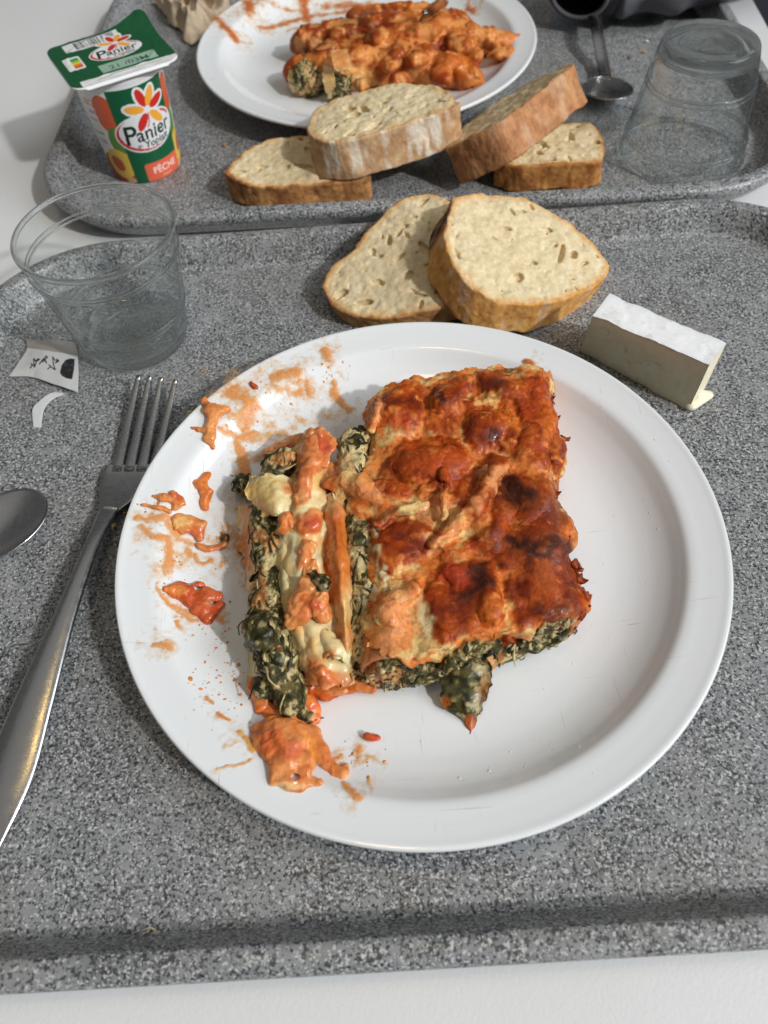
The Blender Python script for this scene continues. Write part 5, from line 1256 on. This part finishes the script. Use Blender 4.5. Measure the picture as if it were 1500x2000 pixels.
def lump(label, parts, seed, colr=OP, sp=(), hole=None, amps=((.07, 2.0), (.04, 5)), h=.045, group='loose lumps of sauce on the near plate'):
    o = sauce_body('sauce_lump', parts, seed, colr, sp, None, h, None, amps, hole, .12)
    return tag(o, label, 'sauce', group)
lump('lump of sauce hanging on the upper left rim of the near plate', [cp((396, 782, .1, .2), (410, 796, .22, .26), (424, 806, .2, .28), (442, 800, .12, .18)), cp((418, 806, .15, .24), (414, 822, .12, .24), (404, 836, .08, .16)), cp((412, 830, .1, .2), (410, 855, .1, .24), (414, 876, .04, .1)), cp((404, 838, .02, .16), (386, 838, .02, .10), (370, 834, .02, .05))], 601)
lump('small red crumb on the upper left of the plate', [cp((488, 750, .05, .09), (497, 760, .05, .1))], 603, (TOM, REDO))
lump('triangular orange sauce chunk left of the cut cannelloni', [cp((408, 926, .14, .18), (396, 945, .18, .26), (404, 962, .2, .26), (400, 990, .1, .16)), cp((385, 940, .05, .12), (396, 950, .1, .2))], 605, (ORG2, lin(232, 132, 62)))
lump('sauce lump with tomato on the left rim', [cp((338, 965, .14, .16), (352, 978, .18, .24), (342, 990, .1, .18)), cp((298, 968, .02, .08), (320, 972, .08, .2), (340, 976, .12, .22)), cp((282, 986, .02, .07), (305, 992, .05, .13), (330, 998, .06, .12))], 607, OP, ((345, 968, 14, 10, 30, TOM, .7),))
lump('yellowish pasta scrap in sauce on the left of the plate', [cp((350, 1015, .14, .3), (366, 1018, .2, .34), (384, 1030, .2, .32), (392, 1050, .12, .2)), cp((345, 1028, .1, .2), (362, 1032, .14, .22))], 609, OP, ((355, 1018, 22, 12, -10, PASTO, .9), (384, 1040, 14, 12, 0, lin(214, 110, 64), .7)))
lump('curl of sauce with a spinach fleck beside the cut tube', [cp((386, 1066, .06, .14), (410, 1072, .08, .15), (438, 1066, .06, .12), (446, 1052, .06, .10)), cp((440, 1048, .1, .18), (434, 1042, .1, .1))], 611, OP, ((440, 1050, 10, 9, 0, GDK, .9),))
lump('two-lobed orange sauce chunk low on the left plate wall', [cp((322, 1148, .1, .12), (345, 1150, .16, .26), (362, 1158, .18, .34), (372, 1168, .15, .3)), cp((350, 1142, .1, .16), (395, 1142, .1, .12)), cp((385, 1172, .22, .36), (405, 1165, .2, .34), (424, 1164, .12, .2)), cp((395, 1190, .16, .36), (408, 1206, .1, .26), (432, 1180, .08, .18))], 613, (lin(214, 108, 60), lin(190, 74, 30)), ((345, 1152, 26, 14, 0, ORG, .8), (392, 1165, 18, 10, 0, REDO, .6), (410, 1175, 14, 14, 0, lin(226, 140, 96), .5)))
lump('small red crumb in front of the cannelloni', [cp((722, 1440, .12, .18), (732, 1440, .1, .13))], 615, (lin(196, 84, 44), TOM))
lump('thick puddle of tomato sauce with a round hole at the bottom of the plate', [
    cp((525, 1425, .3, .5), (545, 1440, .35, .6), (560, 1465, .35, .65)), cp((505, 1425, .15, .3), (512, 1450, .2, .34), (528, 1475, .2, .3)), cp((570, 1440, .4, .55), (600, 1445, .28, .5), (620, 1470, .2, .4), (632, 1492, .1, .26)),
    cp((540, 1500, .12, .36), (536, 1518, .06, .28), (560, 1525, .06, .3), (592, 1525, .06, .26), (618, 1528, .05, .18)), cp((560, 1485, .3, .5), (590, 1490, .22, .4)), cp((588, 1488, .3, .25), (594, 1508, .2, .24)),
    cp((632, 1490, .06, .22), (650, 1505, .06, .18), (668, 1512, .06, .2), (674, 1498, .05, .14)), cp((560, 1538, .0, .22), (585, 1540, .0, .2)), cp((556, 1408, .2, .4), (580, 1412, .2, .4))], 617, OP,
    ((572, 1462, 20, 24, 30, lin(206, 92, 66), .7), (535, 1450, 26, 30, 20, lin(220, 104, 50), .8), (610, 1460, 10, 30, -30, lin(232, 150, 60), .6), (562, 1538, 36, 9, 0, lin(240, 198, 140), .7), (508, 1432, 10, 22, 0, REDO, .6)), (*onplate(574, 1519, .1), .15))
def drops(name, label, n, regions, seed, size, colr, mat, c=PC, group=None):
    """tiny splashes: uncountable"""
    rs = np.random.RandomState(seed); VV = []; QQ = []; CC = []; off = 0
    for _ in range(n):
        px, py, rx, ry = regions[rs.randint(len(regions))]
        p = onplate(px + rs.randn() * rx * .5, py + rs.randn() * ry * .5, 0, c); r = size * rs.uniform(.4, 1.0) * (1 + 1.6 * (rs.rand() ** 6)); k = 10
        a = np.linspace(0, 2 * np.pi, k, endpoint=False); el = rs.uniform(.6, 1.6); ro = rs.uniform(0, 3)
        for rr, hh in ((1.0, .0), (.62, .55)):
            dx = r * rr * np.cos(a) * el; dy = r * rr * np.sin(a)
            x = p[0] + dx * math.cos(ro) - dy * math.sin(ro); y = p[1] + dx * math.sin(ro) + dy * math.cos(ro)
            VV.append(np.c_[x, y, plate_h(x, y, c) + .008 + r * hh * .6])
        QQ += [[off + i, off + (i + 1) % k, off + k + (i + 1) % k, off + k + i] for i in range(k)] + [[off + k + i for i in range(k)]]
        off += 2 * k; CC.append(np.tile(np.array(colr) * rs.uniform(.8, 1.1), (2 * k, 1)))
    o = mesh(name, np.vstack(VV), QQ, mat, col=np.vstack(CC)); o['kind'] = 'stuff'; o['label'] = label; o['category'] = 'sauce'
    return o
drops('sauce_speckles', 'fine orange splashes scattered over the left of the near plate', 260, [(430, 1290, 60, 90), (420, 1240, 70, 50), (400, 1330, 40, 60), (560, 770, 90, 40), (470, 820, 60, 60), (640, 720, 40, 30), (350, 1110, 60, 50), (690, 1490, 60, 50), (460, 1340, 40, 50), (300, 1000, 30, 40)], 3, .035, lin(222, 140, 66), M_WET)
drops('water_beads', 'tiny clear beads sprinkled over the right of the near plate', 150, [(1200, 1050, 90, 200), (1150, 1300, 160, 120), (950, 1480, 200, 60), (1260, 1000, 60, 150)], 9, .02, (.85, .85, .85), M_WET)

# ------------------------------------------------------------------ the cannelloni on the back plate
far = thing('cannelloni_portion', 'cannelloni in orange sauce half eaten on the back plate', 'cannelloni', (*PC2, 1.15))
def far_food():
    f = Field([-7, 49, 1.0], [13.5, 64, 5.2], .10)
    f.cap(ch((585, 165, 2.15, 1.0), (690, 150, 2.3, 1.15), (800, 140, 2.4, 1.2), (900, 150, 2.2, 1.0), (935, 165, 1.8, .7)), 1, .2) if False else None
    def chain(pts, flat=.92):
        f.cap([W(a, b, z) for a, b, z, r in pts], [r for *_, r in pts], .16, flat)
    chain([(592, 140, 2.15, 1.0), (680, 140, 2.2, 1.1), (800, 132, 2.2, 1.15), (895, 140, 2.0, 1.05), (925, 152, 1.8, .7)])
    chain([(600, 85, 2.3, 1.1), (720, 70, 2.5, 1.25), (860, 70, 2.4, 1.2), (960, 85, 2.0, .9), (1028, 76, 2.0, .22)])
    chain([(700, 42, 2.2, 1.0), (820, 38, 2.2, 1.0), (900, 45, 1.8, .8)])
    f.ell(W(780, 104, 2.1), (4.6, 1.7, 1.25), .4); f.ell(W(800, 70, 2.1), (4.2, 1.8, 1.3), .4)
    rs = np.random.RandomState(2)
    for px, py, rx, z in [(640, 95, .7, 3.5), (700, 110, .8, 3.6), (760, 125, .7, 3.4), (820, 110, .9, 3.6), (880, 120, .7, 3.4), (740, 70, .8, 3.8), (830, 60, .7, 3.8), (900, 85, .8, 3.4), (665, 65, .7, 3.6), (790, 95, .6, 3.7), (860, 150, .6, 3.0), (930, 110, .6, 3.0), (780, 160, .5, 3.0), (700, 165, .5, 2.9), (975, 105, .7, 2.6)]:
        f.ell(W(px, py, z - .42), (rx * 1.3, rx * .9, .38), .3, rs.uniform(0, 3))
    x = f.lo[0] + f.h * np.arange(f.n[0]); y = f.lo[1] + f.h * np.arange(f.n[1])
    V, Q = f.mesh(); V = displaced(V, Q, [(.14, .9, 7), (.06, 2.6, 8), (.03, 7, 9)])
    V = V + .4 * np.stack([fbm(V * .7, 2, 31), fbm(V * .7, 2, 32), .4 * fbm(V * .7, 2, 33)], 1) + .1 * np.stack([fbm(V * 2.4, 2, 34), fbm(V * 2.4, 2, 35), 0 * V[:, 0]], 1)
    n1 = fbm(V * 1.2, 3, 5); n2 = fbm(V * 3.2, 3, 6)
    c = mix(np.tile(ORG2, (len(V), 1)), REDO, sstep(-.05, .4, n1 + .4 * n2)); c = mix(c, ORG, sstep(.1, .45, -n1 + .3 * n2))
    c = splats(V, c, [(620, 90, 50, 20, 0, DRED, .8), (700, 60, 60, 20, 0, DRED, .6), (690, 45, 40, 14, 0, BROWN, .6), (830, 90, 50, 14, 0, REDO, .7), (985, 85, 45, 26, 0, lin(226, 140, 74), .9), (700, 150, 40, 22, 0, PASTO, .7), (650, 170, 14, 30, 0, PASTA, .8), (860, 125, 60, 16, 0, lin(232, 128, 56), .7), (800, 75, 30, 14, 0, lin(226, 110, 50), .6), (600, 120, 30, 16, 0, lin(200, 120, 50), .8), (870, 55, 70, 20, 0, lin(214, 124, 58), .7), (690, 25, 60, 10, 0, BROWN, .5)], 2, 10)
    pm = sstep(-.03, .05, fbm(V * 1.5, 3, 44) + .25 * n2); N = vnormals(V, Q)
    V = V + N * (.12 * pm)[:, None]; c = mix(mix(c, lin(226, 160, 92), .55), c * .82, pm)
    mesh('sauce_crust', V, Q, M_SAUCE, far, c)
    for (px, py, z, r), sd in (((600, 156, 2.1, 1.15), 4), ((662, 174, 1.95, .85), 6)):
        p = W(px, py, z); g = Field(p - 1.6, p + 1.6, .07); g.ell(p, (r, r * .8, r * 1.0), 0)
        V, Q = g.mesh(); V = displaced(V, Q, [(.2, 1.8, sd), (.1, 4.5, sd + 1)])
        mesh('filling', V, Q, M_FILL, far, filling_col(V, sd + 3, .3)); shreds('spinach_shreds', V, vnormals(V, Q), far, 40, sd)
    def fp(rows, sd, l):
        V, Q, nn = sheet([[W(*p) for p in r] for r in rows], 24, 30, .12, .08, 1.8, sd, .12)
        n = fbm(V * 1.4, 3, sd + 3); c = mix(np.tile(PASTA, (len(V), 1)), PASTO, np.clip(.5 + n * 1.2, 0, 1)); mesh('pasta_sheet', V, Q, M_PASTA, far, splats(V, c, l, 7, 10))
    fp([[(645, 100, 3.9), (675, 95, 4.0)], [(650, 118, 3.9), (684, 116, 3.9)], [(660, 140, 3.4), (688, 136, 3.4)]], 3, ((665, 115, 24, 26, 0, ORG, .75),))
    fp([[(628, 130, 3.0), (650, 128, 3.2)], [(632, 160, 2.8), (652, 158, 2.9)], [(640, 192, 1.6), (656, 192, 1.6)]], 5, ())
    fp([[(568, 120, 2.9), (600, 112, 3.2), (630, 120, 3.0)], [(562, 150, 2.4), (572, 150, 2.5), (580, 150, 2.5)], [(568, 180, 1.5), (576, 182, 1.5), (588, 186, 1.4)]], 9, ((590, 120, 50, 14, 0, ORG2, .7),))
far_food()
GB = 'smears of sauce on the back plate'
smear('orange smear on the left rim of the back plate', [([(425, 38), (440, 55), (462, 80)], 12, .9), ([(470, 80), (490, 84)], 6, .5)], 551, ORG2, PC2, 1, GB)
smear('short vertical smear at the back plate top', [([(484, 4), (486, 22)], 14, .9), ([(482, 40), (490, 44)], 6, .7)], 553, ORG2, PC2, 1, GB)
smear('long wiped streak of sauce across the back plate', [([(510, 56), (560, 46), (600, 34), (680, 22)], 9, .8), ([(590, 5), (596, 28), (600, 40)], 11, 1.0), ([(530, 30), (570, 24)], 5, .5), ([(640, 12), (720, 10)], 14, .7), ([(560, 60), (640, 40)], 8, .4)], 555, ORG2, PC2, 1, GB)
smear('small smear at the back right of the back plate', [([(915, 18), (925, 22)], 9, .9)], 557, ORG2, PC2, 1, GB)

# ------------------------------------------------------------------ crumbs on the trays
def crumb(label, px, py, r, colr, sd):
    p = W(px, py, .5 + r * .8); f = Field(p - r * 2 - .1, p + r * 2 + .1, max(.03, r / 4)); f.ell(p, (r, r * .8, r * .8), 0); V, Q = f.mesh(); V = displaced(V, Q, [(r * .5, 1.2 / r, sd)])
    tag(mesh('bread_crumb', V, Q, M_BREAD, col=np.tile(colr, (len(V), 1))), label, 'crumb', 'crumbs on the back tray')
crumb('brown crumb between the back plate and the flat bread slice', 438, 283, .13, lin(170, 110, 60), 1)
crumb('orange crumb left of the upturned glass', 1258, 101, .13, lin(200, 140, 60), 2)
crumb('white crumb on the tray under the sleeve', 1263, 80, .11, lin(225, 222, 215), 3)
crumb('dark brown crumb beside the spoon', 1229, 112, .11, lin(130, 84, 50), 4)
def straw(label, a, b, z0):
    A, B = W(*a, z0), W(*b, z0); s = np.linspace(0, 1, 16)[:, None]; P = A + (B - A) * s + np.c_[.05 * np.sin(s * 7), .08 * np.sin(s * 5), .04 * np.sin(s * 9) + .06]
    V, Q = tube_mesh(P, .035 * (1 - .6 * np.abs(np.linspace(-1, 1, 16))), 6); tag(mesh('straw_fibre', V, Q, M_BREAD, col=np.tile(lin(224, 202, 150), (len(V), 1))), label, 'fibre')
straw('pale straw fibre on the front edge of the near tray', (278, 1818), (325, 1819), .5)
